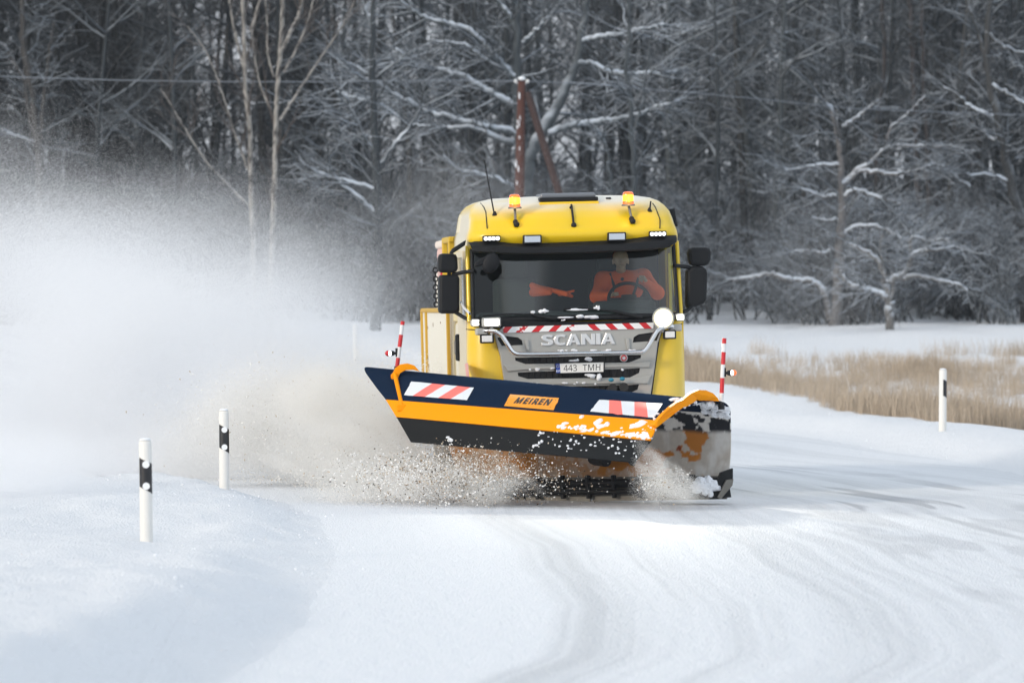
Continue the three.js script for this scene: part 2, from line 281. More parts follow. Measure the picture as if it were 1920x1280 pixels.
drawnTree('bare_tree', 'wide bare tree with long snow-topped boughs behind the utility pole', 128, [
  { at: [[984, 660], [985, 520], [986, 430], [988, 350], [995, 292], [1016, 250], [1033, 220], [1050, 190], [1064, 160], [1075, 138], [1083, 110], [1090, 66], [1102, 0], [1108, -60]], r: [0.22, 0.06], n: 16, len: 1.6 },
  { at: [[975, 300], [970, 200], [968, 110], [970, 60], [964, 0], [958, -90]], r: [0.14, 0.06], n: 14, len: 1.4, branch: 1 },
  { at: [[970, 150], [950, 134], [925, 105], [895, 72], [868, 52], [840, 44], [805, 36], [775, 20], [750, 0]], r: [0.09, 0.03], n: 22, len: 1.5, branch: 1 },
  { at: [[972, 205], [940, 185], [905, 165], [870, 145], [830, 132], [790, 125], [755, 103], [740, 90]], r: [0.085, 0.03], n: 22, len: 1.5, branch: 1 },
  { at: [[975, 250], [930, 242], [880, 232], [838, 220], [806, 212], [775, 196], [735, 175], [718, 162], [690, 140], [652, 118]], r: [0.085, 0.03], n: 26, len: 1.5, branch: 1 },
  { at: [[720, 180], [690, 188], [655, 180], [630, 172]], r: [0.04, 0.02], n: 8, len: 1.2, branch: 1 },
  { at: [[962, 268], [935, 260], [905, 246], [880, 238], [845, 240], [800, 236], [770, 233]], r: [0.075, 0.025], n: 20, len: 1.4, branch: 1 },
  { at: [[958, 130], [930, 122], [900, 104], [875, 86], [850, 80], [815, 76]], r: [0.05, 0.02], n: 16, len: 1.2, branch: 1 },
  { at: [[960, 350], [930, 335], [895, 325], [862, 318], [830, 290]], r: [0.05, 0.02], n: 16, len: 1.3, branch: 1 },
  { at: [[1028, 250], [1060, 240], [1112, 230], [1160, 224], [1184, 218], [1212, 210], [1240, 198], [1275, 190]], r: [0.08, 0.03], n: 22, len: 1.4, branch: 1 },
  { at: [[1082, 120], [1105, 118], [1130, 132], [1165, 138], [1200, 139], [1240, 138], [1290, 128]], r: [0.07, 0.03], n: 20, len: 1.4, branch: 1 },
  { at: [[1090, 78], [1120, 70], [1150, 65], [1180, 60], [1212, 53], [1245, 45]], r: [0.06, 0.025], n: 18, len: 1.3, branch: 1 },
  { at: [[968, 60], [950, 20], [930, 0], [905, -30]], r: [0.07, 0.03], n: 8, len: 1.2, branch: 1 },
  { at: [[980, 80], [1000, 62], [1025, 35], [1045, 10]], r: [0.05, 0.02], n: 10, len: 1.2, branch: 1 },
], { bark: GREYBARK, kids: [0, 6, 5] });
drawnTree('bare_tree', 'slim pale forked tree just right of the leaning pole strut', 126, [
  { at: [[1192, 660], [1192, 500], [1190, 370], [1188, 300], [1184, 255], [1181, 190], [1176, 130], [1180, 40], [1178, -80]], r: [0.085, 0.04], n: 18, len: 1.5 },
  { at: [[1182, 188], [1165, 160], [1150, 140], [1138, 110]], r: [0.035, 0.015], n: 8, len: 1.0, branch: 1 },
  { at: [[1186, 255], [1200, 215], [1215, 120], [1222, 60]], r: [0.035, 0.015], n: 8, len: 1.0, branch: 1 },
  { at: [[1156, 520], [1152, 400], [1140, 300], [1136, 275], [1118, 242]], r: [0.06, 0.03], n: 12, len: 1.2, branch: 1 },
], { bark: GREYBARK });
drawnTree('bare_tree', 'tall pale tree with tiered snowy branches right of the truck', 130, [
  { at: [[1566, 612], [1570, 560], [1573, 500], [1576, 440], [1580, 390], [1578, 330], [1576, 290], [1570, 240], [1562, 215], [1552, 198], [1545, 180]], r: [0.15, 0.05], n: 16, len: 1.7 },
  { at: [[1558, 606], [1552, 575], [1545, 548], [1528, 530], [1510, 526], [1488, 526]], r: [0.10, 0.05], n: 10, len: 1.2, branch: 1 },
  { at: [[1488, 526], [1465, 520], [1440, 514], [1400, 522], [1362, 525]], r: [0.06, 0.03], n: 14, len: 1.2, branch: 1 },
  { at: [[1580, 350], [1595, 335], [1612, 320], [1640, 322], [1680, 326], [1712, 320], [1745, 312]], r: [0.065, 0.025], n: 20, len: 1.2, branch: 1 },
  { at: [[1582, 345], [1610, 318], [1640, 300], [1655, 282], [1690, 274], [1740, 274], [1785, 272]], r: [0.055, 0.02], n: 18, len: 1.1, branch: 1 },
  { at: [[1584, 368], [1600, 358], [1640, 368], [1690, 382]], r: [0.055, 0.02], n: 16, len: 1.1, branch: 1 },
  { at: [[1570, 365], [1545, 368], [1520, 360], [1490, 348]], r: [0.045, 0.02], n: 14, len: 1.1, branch: 1 },
  { at: [[1574, 310], [1545, 308], [1510, 314], [1470, 318]], r: [0.045, 0.02], n: 14, len: 1.1, branch: 1 },
  { at: [[1580, 440], [1605, 425], [1640, 424], [1680, 440], [1710, 455]], r: [0.05, 0.02], n: 16, len: 1.1, branch: 1 },
  { at: [[1582, 415], [1598, 385], [1606, 360]], r: [0.035, 0.02], n: 8, len: 0.8, branch: 1 },
  { at: [[1572, 470], [1540, 472], [1500, 470], [1470, 476]], r: [0.04, 0.018], n: 12, len: 1.0, branch: 1 },
  { at: [[1582, 238], [1600, 225], [1625, 205], [1650, 188]], r: [0.045, 0.02], n: 12, len: 1.0, branch: 1 },
  { at: [[1660, 268], [1672, 240], [1700, 215], [1735, 180]], r: [0.03, 0.014], n: 10, len: 0.9, branch: 1 },
  { at: [[1576, 410], [1545, 412], [1522, 408]], r: [0.035, 0.018], n: 8, len: 0.9, branch: 1 },
], { bark: [0.12, 0.115, 0.115] });
drawnTree('small_tree', 'small snow-laden tree with a wide forked crown at the field edge', 127, [
  { at: [[1667, 618], [1668, 590], [1669, 560]], r: [0.11, 0.085], n: 3, len: 0.8, fine: 1 },
  { at: [[1668, 565], [1655, 552], [1630, 545], [1605, 538], [1585, 525], [1575, 508]], r: [0.075, 0.035], n: 12, len: 1.0, branch: 1 },
  { at: [[1668, 562], [1660, 530], [1656, 508], [1640, 482], [1615, 468], [1592, 458]], r: [0.08, 0.03], n: 14, len: 1.0, branch: 1 },
  { at: [[1664, 530], [1690, 515], [1705, 500], [1712, 480], [1730, 470], [1760, 468], [1790, 462]], r: [0.07, 0.025], n: 16, len: 1.0, branch: 1 },
  { at: [[1705, 498], [1708, 470], [1712, 445], [1740, 450], [1780, 450]], r: [0.04, 0.018], n: 12, len: 0.9, branch: 1 },
  { at: [[1690, 520], [1720, 518], [1760, 526], [1800, 535], [1815, 545]], r: [0.055, 0.022], n: 14, len: 0.9, branch: 1 },
  { at: [[1672, 560], [1676, 530], [1672, 510]], r: [0.04, 0.02], n: 4, len: 0.7, branch: 1 },
  { at: [[1657, 505], [1650, 470], [1655, 440]], r: [0.035, 0.016], n: 8, len: 0.9, branch: 1 },
], { bark: [0.13, 0.125, 0.12], cover: 1.35 });
drawnTree('bare_tree', 'tall leaning dark tree with snowy crook near the right edge', 133, [
  { at: [[1925, 600], [1915, 440], [1892, 320], [1884, 290], [1874, 240], [1868, 200], [1856, 150], [1850, 80], [1860, 0], [1866, -80]], r: [0.17, 0.06], n: 18, len: 1.7 },
  { at: [[1878, 262], [1860, 262], [1838, 240]], r: [0.05, 0.02], n: 8, len: 1.0, branch: 1 },
  { at: [[1858, 160], [1880, 170], [1905, 185], [1940, 205]], r: [0.06, 0.03], n: 12, len: 1.1, branch: 1 },
  { at: [[1850, 110], [1835, 60], [1820, 20], [1808, -30]], r: [0.07, 0.03], n: 12, len: 1.1, branch: 1 },
  { at: [[1862, 220], [1820, 200], [1790, 172], [1768, 164]], r: [0.06, 0.025], n: 14, len: 1.1, branch: 1 },
  { at: [[1898, 345], [1870, 330], [1840, 328], [1780, 325]], r: [0.05, 0.022], n: 12, len: 1.1, branch: 1 },
  { at: [[1850, 60], [1880, 85], [1910, 98], [1950, 105]], r: [0.05, 0.025], n: 12, len: 1.1, branch: 1 },
  { at: [[1820, 350], [1795, 335], [1775, 315], [1745, 308]], r: [0.05, 0.02], n: 12, len: 1.1, branch: 1 },
], { bark: BROWN });
for (const [x0, x1, r, l] of [[1722, 1708, 0.10, 'left of three straight dark trunks behind the tiered snowy tree'], [1741, 1728, 0.07, 'middle of three straight dark trunks behind the tiered snowy tree'], [1648, 1655, 0.08, 'thin dark trunk seen just right of the tiered snowy tree']])
  drawnTree('bare_tree', l, 140, [{ at: [[x0 + 3, 612], [x0, 400], [x0 - 4, 250], [x1 + 3, 120], [x1, 0], [x1 - 6, -120]], r: [r, r * 0.6], n: 16, len: 1.3 }], { bark: [0.055, 0.05, 0.052], cover: 0.7 });
drawnTree('bare_tree', 'dark many-stemmed tree at the far left above the snow dust', 128, [
  { at: [[80, 640], [74, 400], [70, 270], [60, 180], [46, 90], [40, -80]], r: [0.12, 0.05], n: 18, len: 1.6 },
  { at: [[72, 290], [55, 220], [48, 150], [36, 60]], r: [0.06, 0.03], n: 12, len: 1.2, branch: 1 },
  { at: [[74, 270], [80, 200], [86, 140], [100, 40]], r: [0.05, 0.025], n: 12, len: 1.2, branch: 1 },
  { at: [[45, 150], [28, 120], [10, 90], [-20, 60]], r: [0.05, 0.02], n: 10, len: 1.2, branch: 1 },
  { at: [[70, 270], [30, 255], [-10, 240]], r: [0.04, 0.02], n: 8, len: 1.0, branch: 1 },
], { bark: [0.05, 0.047, 0.045], cover: 0.6 });
// the trees by rule: a few kinds, every copy a tree of its own
{
  const kinds = [];
  for (let k = 0; k < 4; k++) { seed(900 + k * 13); kinds.push(ruleTree(rr(11, 14), rr(0.09, 0.14), { boughs: 22, reach: rr(2.4, 3.4), bark: [BARK, BROWN, GREYBARK, BARK][k], twig: [BARK, BROWN, GREYBARK, BARK][k], cover: [0.48, 0.4, 0.62, 0.34][k], kids: [0, 6, 5], lift: 0.12 })); }
  const protos = kinds.map((k) => { const g = new THREE.Group(); mesh('trunk', k.trunk, woodMat, g); mesh('crown', k.crown, woodMat, g); return g; });
  const put = (px, d, kind, s, label, group) => {
    const p = W(px, 600, d), g = protos[kind].clone(); p.y = groundAt(p.x, p.z) - 0.05; g.name = numbered('bare_tree'); g.position.copy(p); g.rotation.y = rr(0, 6.28); g.scale.setScalar(s); scene.add(g);
    tag(g, label, 'tree', group);
  };
  seed(31);
  for (const [px, d, k, s] of [[150, 136, 3, 1], [250, 140, 3, 1.1], [330, 134, 0, 0.9], [395, 142, 3, 1.05], [590, 136, 0, 0.95], [640, 142, 1, 1], [770, 138, 1, 0.9], [850, 143, 0, 1.05]]) put(px, d, k, s, 'thin dark bare tree in the left wood, twigs lightly frosted', 'bare trees of the left wood');
  for (const [px, d, k, s] of [[1255, 140, 2, 1], [1330, 134, 0, 0.85], [1395, 142, 1, 1.05], [1450, 138, 2, 0.9], [1510, 145, 1, 1], [1625, 143, 2, 0.95], [1780, 139, 1, 0.9], [1830, 146, 2, 1.1]]) put(px, d, k, s, 'thin bare tree with frosted twigs in the wood right of the truck', 'bare trees of the right wood');
  // the wood behind them: one mass
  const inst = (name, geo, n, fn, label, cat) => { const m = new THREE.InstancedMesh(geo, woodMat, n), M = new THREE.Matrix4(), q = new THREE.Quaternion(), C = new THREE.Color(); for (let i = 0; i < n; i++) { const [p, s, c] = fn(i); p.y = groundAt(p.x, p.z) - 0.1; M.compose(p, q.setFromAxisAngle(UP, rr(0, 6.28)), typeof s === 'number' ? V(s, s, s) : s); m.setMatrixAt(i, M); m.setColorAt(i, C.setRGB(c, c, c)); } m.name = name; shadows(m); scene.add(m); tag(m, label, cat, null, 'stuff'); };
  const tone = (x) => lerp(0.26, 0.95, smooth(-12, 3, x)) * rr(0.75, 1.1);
  kinds.forEach((k, i) => {
    const both = mergeGeometries([k.trunk, k.crown]);
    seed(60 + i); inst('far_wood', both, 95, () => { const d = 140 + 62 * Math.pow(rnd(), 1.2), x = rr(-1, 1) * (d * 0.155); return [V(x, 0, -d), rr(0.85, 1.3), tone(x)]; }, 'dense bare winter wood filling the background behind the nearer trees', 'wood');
  });
  for (let k = 0; k < 3; k++) {
    seed(200 + k); const b = ruleTree(rr(2.2, 3.2), 0.022, { stems: 7, boughs: 6, reach: 1.0, lean: 0.5, wander: 0.09, kids: [0, 5, 4], min: 0.004, bark: [BROWN, BARK, GREYBARK][k], twig: [BROWN, BARK, GREYBARK][k], cover: 0.85, lift: 0.35 });
    const both = mergeGeometries([b.trunk, b.crown]);
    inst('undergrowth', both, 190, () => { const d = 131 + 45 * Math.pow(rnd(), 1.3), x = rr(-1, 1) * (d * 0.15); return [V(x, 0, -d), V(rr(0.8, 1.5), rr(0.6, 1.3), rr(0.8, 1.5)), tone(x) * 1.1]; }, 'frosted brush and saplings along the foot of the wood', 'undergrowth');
  }
}
// ------------------------------------------------------------------ dry grass on the field
{
  seed(91); const P = [], Nn = [];
  for (let b = 0; b < 14; b++) { const a = rr(0, 6.28), x = rr(-0.14, 0.14), z = rr(-0.14, 0.14), h = rr(0.18, 0.5), l = rr(0.02, 0.22), w = 0.0028, c = Math.cos(a), s = Math.sin(a); const m = V(x + c * l * 0.3, h * 0.55, z + s * l * 0.3), t = V(x + c * l, h, z + s * l), px = V(-s * w, 0, c * w), o = V(x, -0.05, z);
    for (const q of [o.clone().sub(px), o.clone().add(px), m.clone().add(px), o.clone().sub(px), m.clone().add(px), m.clone().sub(px), m.clone().sub(px), m.clone().add(px), t]) P.push(q.x, q.y, q.z); }
  const geo = new THREE.BufferGeometry(); geo.setAttribute('position', new THREE.Float32BufferAttribute(P, 3)); geo.computeVertexNormals();
  const spots = [];
  while (spots.length < 18000) {
    const d = rr(82, 116), x = rr(-2, 19), off = x - roadRight(d); if (off < 2.2) continue;
    const row = HZ + (EYE - height(x, d)) * F / d; // density in two belts with bare snow between and beyond
    const n = fbm(x * 0.35, d * 0.14, 6, 4), keep = 0.25 + 0.9 * smooth(-0.25, 0.25, n + 0.25 * Math.sin((d - 84) * 0.42)) - 0.9 * smooth(107, 115, d + n * 8);
    if (rnd() < keep) spots.push([x, d, rr(0.55, 1.25) * (0.8 + 0.5 * n)]);
  }
  const m = new THREE.InstancedMesh(geo, std([0.45, 0.37, 0.285], 0.9, { side: THREE.DoubleSide }), spots.length), M = new THREE.Matrix4(), q = new THREE.Quaternion(), C = new THREE.Color();
  spots.forEach(([x, d, s], i) => { M.compose(V(x, height(x, d), -d), q.setFromAxisAngle(UP, rr(0, 6.28)), V(s, s * rr(0.8, 1.1), s)); m.setMatrixAt(i, M); const c = rr(0.75, 1.2); m.setColorAt(i, C.setRGB(c, c, c)); });
  m.name = 'dry_grass'; shadows(m); scene.add(m); tag(m, 'pale dry grass sticking out of the snowy field beyond the road', 'grass', null, 'stuff');
}
// ------------------------------------------------------------------ delineator posts, pole and wire
{
  const white = std([0.74, 0.73, 0.70], 0.5), black = std([0.012, 0.012, 0.015], 0.45), glass = std([0.85, 0.86, 0.88], 0.25, { clearcoat: 1 });
  // tube post 0.11 m wide; the black field is a slanted sleeve on the side that faces traffic
  function post(px, py, d, h, turn, dots, label, lean = 0, w = 0.055) {
    const p = W(px, py, d); p.y = groundAt(p.x, p.z);
    const g = thing('delineator_post', label, 'road post', p, 'white delineator posts along the road'); g.rotation.set(0, turn, lean, 'YXZ');
    mesh('tube', new THREE.LatheGeometry([[0.0, -0.3], [w, -0.3], [w, h - 0.025], [w * 0.93, h - 0.008], [w * 0.7, h], [0, h + 0.002]].map(([x, y]) => new THREE.Vector2(x, y)), 28), white, g);
    if (dots !== null) {
      const P = [], I = [], R = w + 0.002, a0 = -1.25, a1 = 1.25, n = 16;
      for (let i = 0; i <= n; i++) { const a = lerp(a0, a1, i / n), t = i / n; for (const y of [h - 0.145 - 0.06 * t, h - 0.39 - 0.07 * t]) P.push(Math.sin(a) * R, y, Math.cos(a) * R); }
      for (let i = 0; i < n; i++) { const a = i * 2; I.push(a, a + 1, a + 3, a, a + 3, a + 2); }
      mesh('black_sleeve', geoFrom(P, I), black, g);
      for (let k = 0; k < dots; k++) { const c = new THREE.CylinderGeometry(0.031, 0.031, 0.008, 20).rotateX(Math.PI / 2).translate(0, h - 0.205 - 0.185 * k, w + 0.003); mesh('reflector', c, glass, g); }
    }
    const cap = new THREE.SphereGeometry(w * 0.92, 14, 7, 0, 6.283, 0, 1.57).scale(1, 0.42, 1).translate(0, h, 0); mesh('snow_cap', cap, plainSnow, g);
    return g;
  }
  post(274, 1010, 43.6, 0.86, 0.12, 2, 'nearest white road post with black field and two round reflectors, far left', 0.012);
  post(420, 922, 54.5, 0.83, 0.12, 2, 'second white road post with two reflectors, beside the flying snow', 0.004, 0.054);
  post(1768, 820, 77, 0.92, 1.25, 0, 'white road post with a narrow black side by the dry grass', -0.03, 0.058);
  post(667, 646, 113, 0.82, 0, null, 'distant plain white road post seen through snow dust behind the plough', 0.02, 0.06);
}
{
  const d = 119, base = W(966, 660, d); base.y = groundAt(base.x, base.z);
  const wood = std([0.085, 0.034, 0.026], 0.9, { bumpMap: snowBump, bumpScale: 0.01 }), dark = std([0.05, 0.03, 0.028], 0.9), wht = std([0.7, 0.7, 0.7], 0.4);
  const g = thing('utility_pole', 'brown wooden utility pole with leaning strut behind the truck roof', 'utility pole', base);
  const at = (px, py, dz = 0) => W(px, py, d + dz).sub(base);
  const foot = at(968, 560); foot.y = -0.3;
  mesh('post', merged([rod(foot, at(974, 360), 0.125, 0.115, 14), rod(at(974, 360), at(978, 152), 0.115, 0.09, 14)]), wood, g);
  const sf = at(1148, 560); sf.y = -0.3;
  mesh('strut', merged([rod(sf, at(988, 172), 0.1, 0.085, 12)]), dark, g);
  mesh('snow_cap', new THREE.SphereGeometry(0.085, 12, 8).scale(1, 0.6, 1).translate(...at(978.5, 147).toArray()), plainSnow, g);
  for (const s of [-1, 1]) { const a = at(978 + s * 5, 158), b = at(978 + s * 11, 152); mesh('insulator', merged([rod(a, b, 0.018), new THREE.SphereGeometry(0.045, 10, 8).translate(b.x, b.y, b.z)]), wht, g); }
  // snow frozen to the weather side of the pole
  seed(5); const flecks = []; for (let i = 0; i < 13; i++) { const t = rnd(), p = at(968 + 8 * t + rr(-3, 3), 360 - 200 * t); p.z += 0.105; flecks.push(new THREE.IcosahedronGeometry(1, 1).scale(rr(0.008, 0.02), rr(0.03, 0.09), 0.02).translate(p.x, p.y, p.z)); }
  tag(mesh('snow_flecks', merged(flecks), plainSnow, g), null, null, null, 'stuff');
  const frost = std([0.2, 0.225, 0.26], 0.8);
  tag(mesh('overhead_wire', tubeOf([W(-260, 128, d), W(0, 143, d), W(220, 150, d), W(400, 153, d), W(600, 153, d), W(800, 150, d), W(967, 152, d)], 0.012, 6, 60), frost), 'frosted overhead wire running left from the utility pole', 'wire');
  tag(mesh('overhead_wire', tubeOf([W(989, 152, d), W(1100, 157, d + 1), W(1250, 170, d + 2), W(1400, 183, d + 3), W(1600, 203, d + 5), W(1920, 215, d + 8), W(2150, 216, d + 10)], 0.0085, 6, 60), frost), 'frosted overhead wire running right from the utility pole', 'wire');
}
// ------------------------------------------------------------------ the truck
const M = {
  yellow: std([0.79, 0.535, 0.003], 0.32, { clearcoat: 0.6, clearcoatRoughness: 0.15 }),
  shell: new THREE.MeshPhysicalMaterial({ vertexColors: true, roughness: 0.45, clearcoat: 0.35, clearcoatRoughness: 0.25 }),
  cream: std([0.62, 0.56, 0.43], 0.7), frame: std([0.55, 0.33, 0.03], 0.6), rust: std([0.2, 0.09, 0.03], 0.9),
  silver: std([0.40, 0.40, 0.38], 0.42, { metalness: 0.25, clearcoat: 0.3 }), letter: std([0.66, 0.67, 0.68], 0.3, { metalness: 0.4 }), chrome: std([0.72, 0.73, 0.74], 0.18, { metalness: 1 }),
  black: std([0.008, 0.009, 0.011], 0.55, { specularIntensity: 0.6 }), plastic: std([0.007, 0.008, 0.010], 0.6, { specularIntensity: 0.5 }), dark: std([0.008, 0.009, 0.011], 0.8), rubber: std([0.016, 0.016, 0.017], 0.85), seat: std([0.03, 0.034, 0.036], 0.9),
  glass: std([0.74, 0.90, 0.87], 0.0, { transmission: 1, ior: 1.66 }), mirrorGlass: std([0.8, 0.8, 0.8], 0.03, { metalness: 1 }), lens: std([0.62, 0.66, 0.72], 0.12, { metalness: 0.7, clearcoat: 1 }),
  orange: std([0.90, 0.31, 0.0], 0.6, { specularIntensity: 0.2 }), navy: std([0.010, 0.021, 0.046], 0.9, { specularIntensity: 0.0 }), steel: std([0.2, 0.19, 0.17], 0.5, { metalness: 0.6 }),
  white: std([0.72, 0.73, 0.74], 0.4), red: std([0.55, 0.012, 0.02], 0.4), hivis: std([0.95, 0.11, 0.012], 0.8), skin: std([0.50, 0.29, 0.20], 0.6), cloth: std([0.02, 0.022, 0.03], 0.9), snow: snowMat,
  lampWhite: std([1, 1, 1], 0.3, { emissive: new THREE.Color(1, 0.96, 0.8), emissiveIntensity: 4 }), lampSoft: std([1, 1, 1], 0.3, { emissive: new THREE.Color(0.95, 0.98, 1), emissiveIntensity: 1.7 }), lampAmber: std([1, 0.4, 0.05], 0.3, { emissive: new THREE.Color(1, 0.46, 0.012), emissiveIntensity: 1.35 }), amber: std([0.75, 0.14, 0.01], 0.25, { clearcoat: 1, emissive: new THREE.Color(1, 0.13, 0.003), emissiveIntensity: 0.5 }),
  blue: std([0.01, 0.05, 0.5], 0.5), teal: std([0.02, 0.22, 0.34], 0.5),
};
const DT = 57.8, truckPose = new THREE.Object3D();
truckPose.position.set((1089 - CX) / F * DT, 0, -DT); truckPose.rotation.set(0, 5 * Math.PI / 180, 1.4 * Math.PI / 180, 'YXZ'); truckPose.updateMatrixWorld(true);
const toTruck = truckPose.matrixWorld.clone().invert();
const T = (px, py, z) => { const c = camera.position.clone().applyMatrix4(toTruck), r = ray(px, py).transformDirection(toTruck); return c.addScaledVector(r, (z - c.z) / r.z); };   // a measured point in the truck's own axes
const TX = (px, py, x) => { const c = camera.position.clone().applyMatrix4(toTruck), r = ray(px, py).transformDirection(toTruck); return c.addScaledVector(r, (x - c.x) / r.x); };
function rig(name, label, category, origin) { const g = thing(name, label, category, origin.clone().applyMatrix4(truckPose.matrixWorld)); g.quaternion.copy(truckPose.quaternion); return { g, add: (n, geo, mat, parent = g) => mesh(n, geo.clone().translate(-origin.x, -origin.y, -origin.z), mat, parent) }; }
// an outline given in pixels, made solid between two depths
function plate(px, z, depth, o = {}) {
  const P = (l) => l.map(([x, y]) => { const q = T(x, y, z + depth); return new THREE.Vector2(q.x, q.y); });
  const s = new THREE.Shape(P(px)); for (const h of o.holes ?? []) s.holes.push(new THREE.Path(P(h)));
  const b = o.bevel ?? 0.008; return new THREE.ExtrudeGeometry(s, { depth: depth - b, bevelEnabled: b > 0, bevelSize: b * 0.8, bevelThickness: b, bevelSegments: 2, bevelOffset: -b * 0.8, curveSegments: 6 }).translate(0, 0, z);
}
function slab(p, thick, n) { // four corners (top left, top right, bottom right, bottom left) -> a thin board with uv on its face
  n = n ?? p[1].clone().sub(p[0]).cross(p[3].clone().sub(p[0])).normalize().negate();
  const q = p.map((v) => v.clone().addScaledVector(n, thick)), pos = [], uv = [], f = (a, b, c, d, U) => { for (const [v, k] of [[a, 0], [d, 3], [c, 2], [a, 0], [c, 2], [b, 1]]) { pos.push(v.x, v.y, v.z); uv.push(...(U ? [[0, 1], [1, 1], [1, 0], [0, 0]][k] : [0, 0])); } };
  f(q[0], q[1], q[2], q[3], true); f(p[0], p[1], q[1], q[0]); f(p[1], p[2], q[2], q[1]); f(p[2], p[3], q[3], q[2]); f(p[3], p[0], q[0], q[3]); f(p[1], p[0], p[3], p[2]);
  return geoFrom(pos, null, null, uv);
}
const rbox = (x0, x1, y0, y1, z0, z1, r = 0.02) => new RoundedBoxGeometry(x1 - x0, y1 - y0, z1 - z0, 3, Math.min(r, (x1 - x0) / 2.1, (y1 - y0) / 2.1, (z1 - z0) / 2.1)).translate((x0 + x1) / 2, (y0 + y1) / 2, (z0 + z1) / 2);
const ball = (p, r, sx = 1, sy = 1, sz = 1) => new THREE.SphereGeometry(r, 18, 12).scale(sx, sy, sz).translate(p.x, p.y, p.z);
// a lump of snow lying on something
function lumpOf(p, sx, sy, sz, k) { const g = new THREE.IcosahedronGeometry(1, 3), a = g.attributes.position; for (let i = 0; i < a.count; i++) { const v = V(a.getX(i), a.getY(i), a.getZ(i)), n = 1 + 0.55 * fbm(v.x * 1.7 + k * 7, v.y * 1.7 + k, v.z * 1.7, 3); a.setXYZ(i, v.x * sx * n, v.y * sy * n, v.z * sz * n); } g.computeVertexNormals(); return g.translate(p.x, p.y, p.z); }

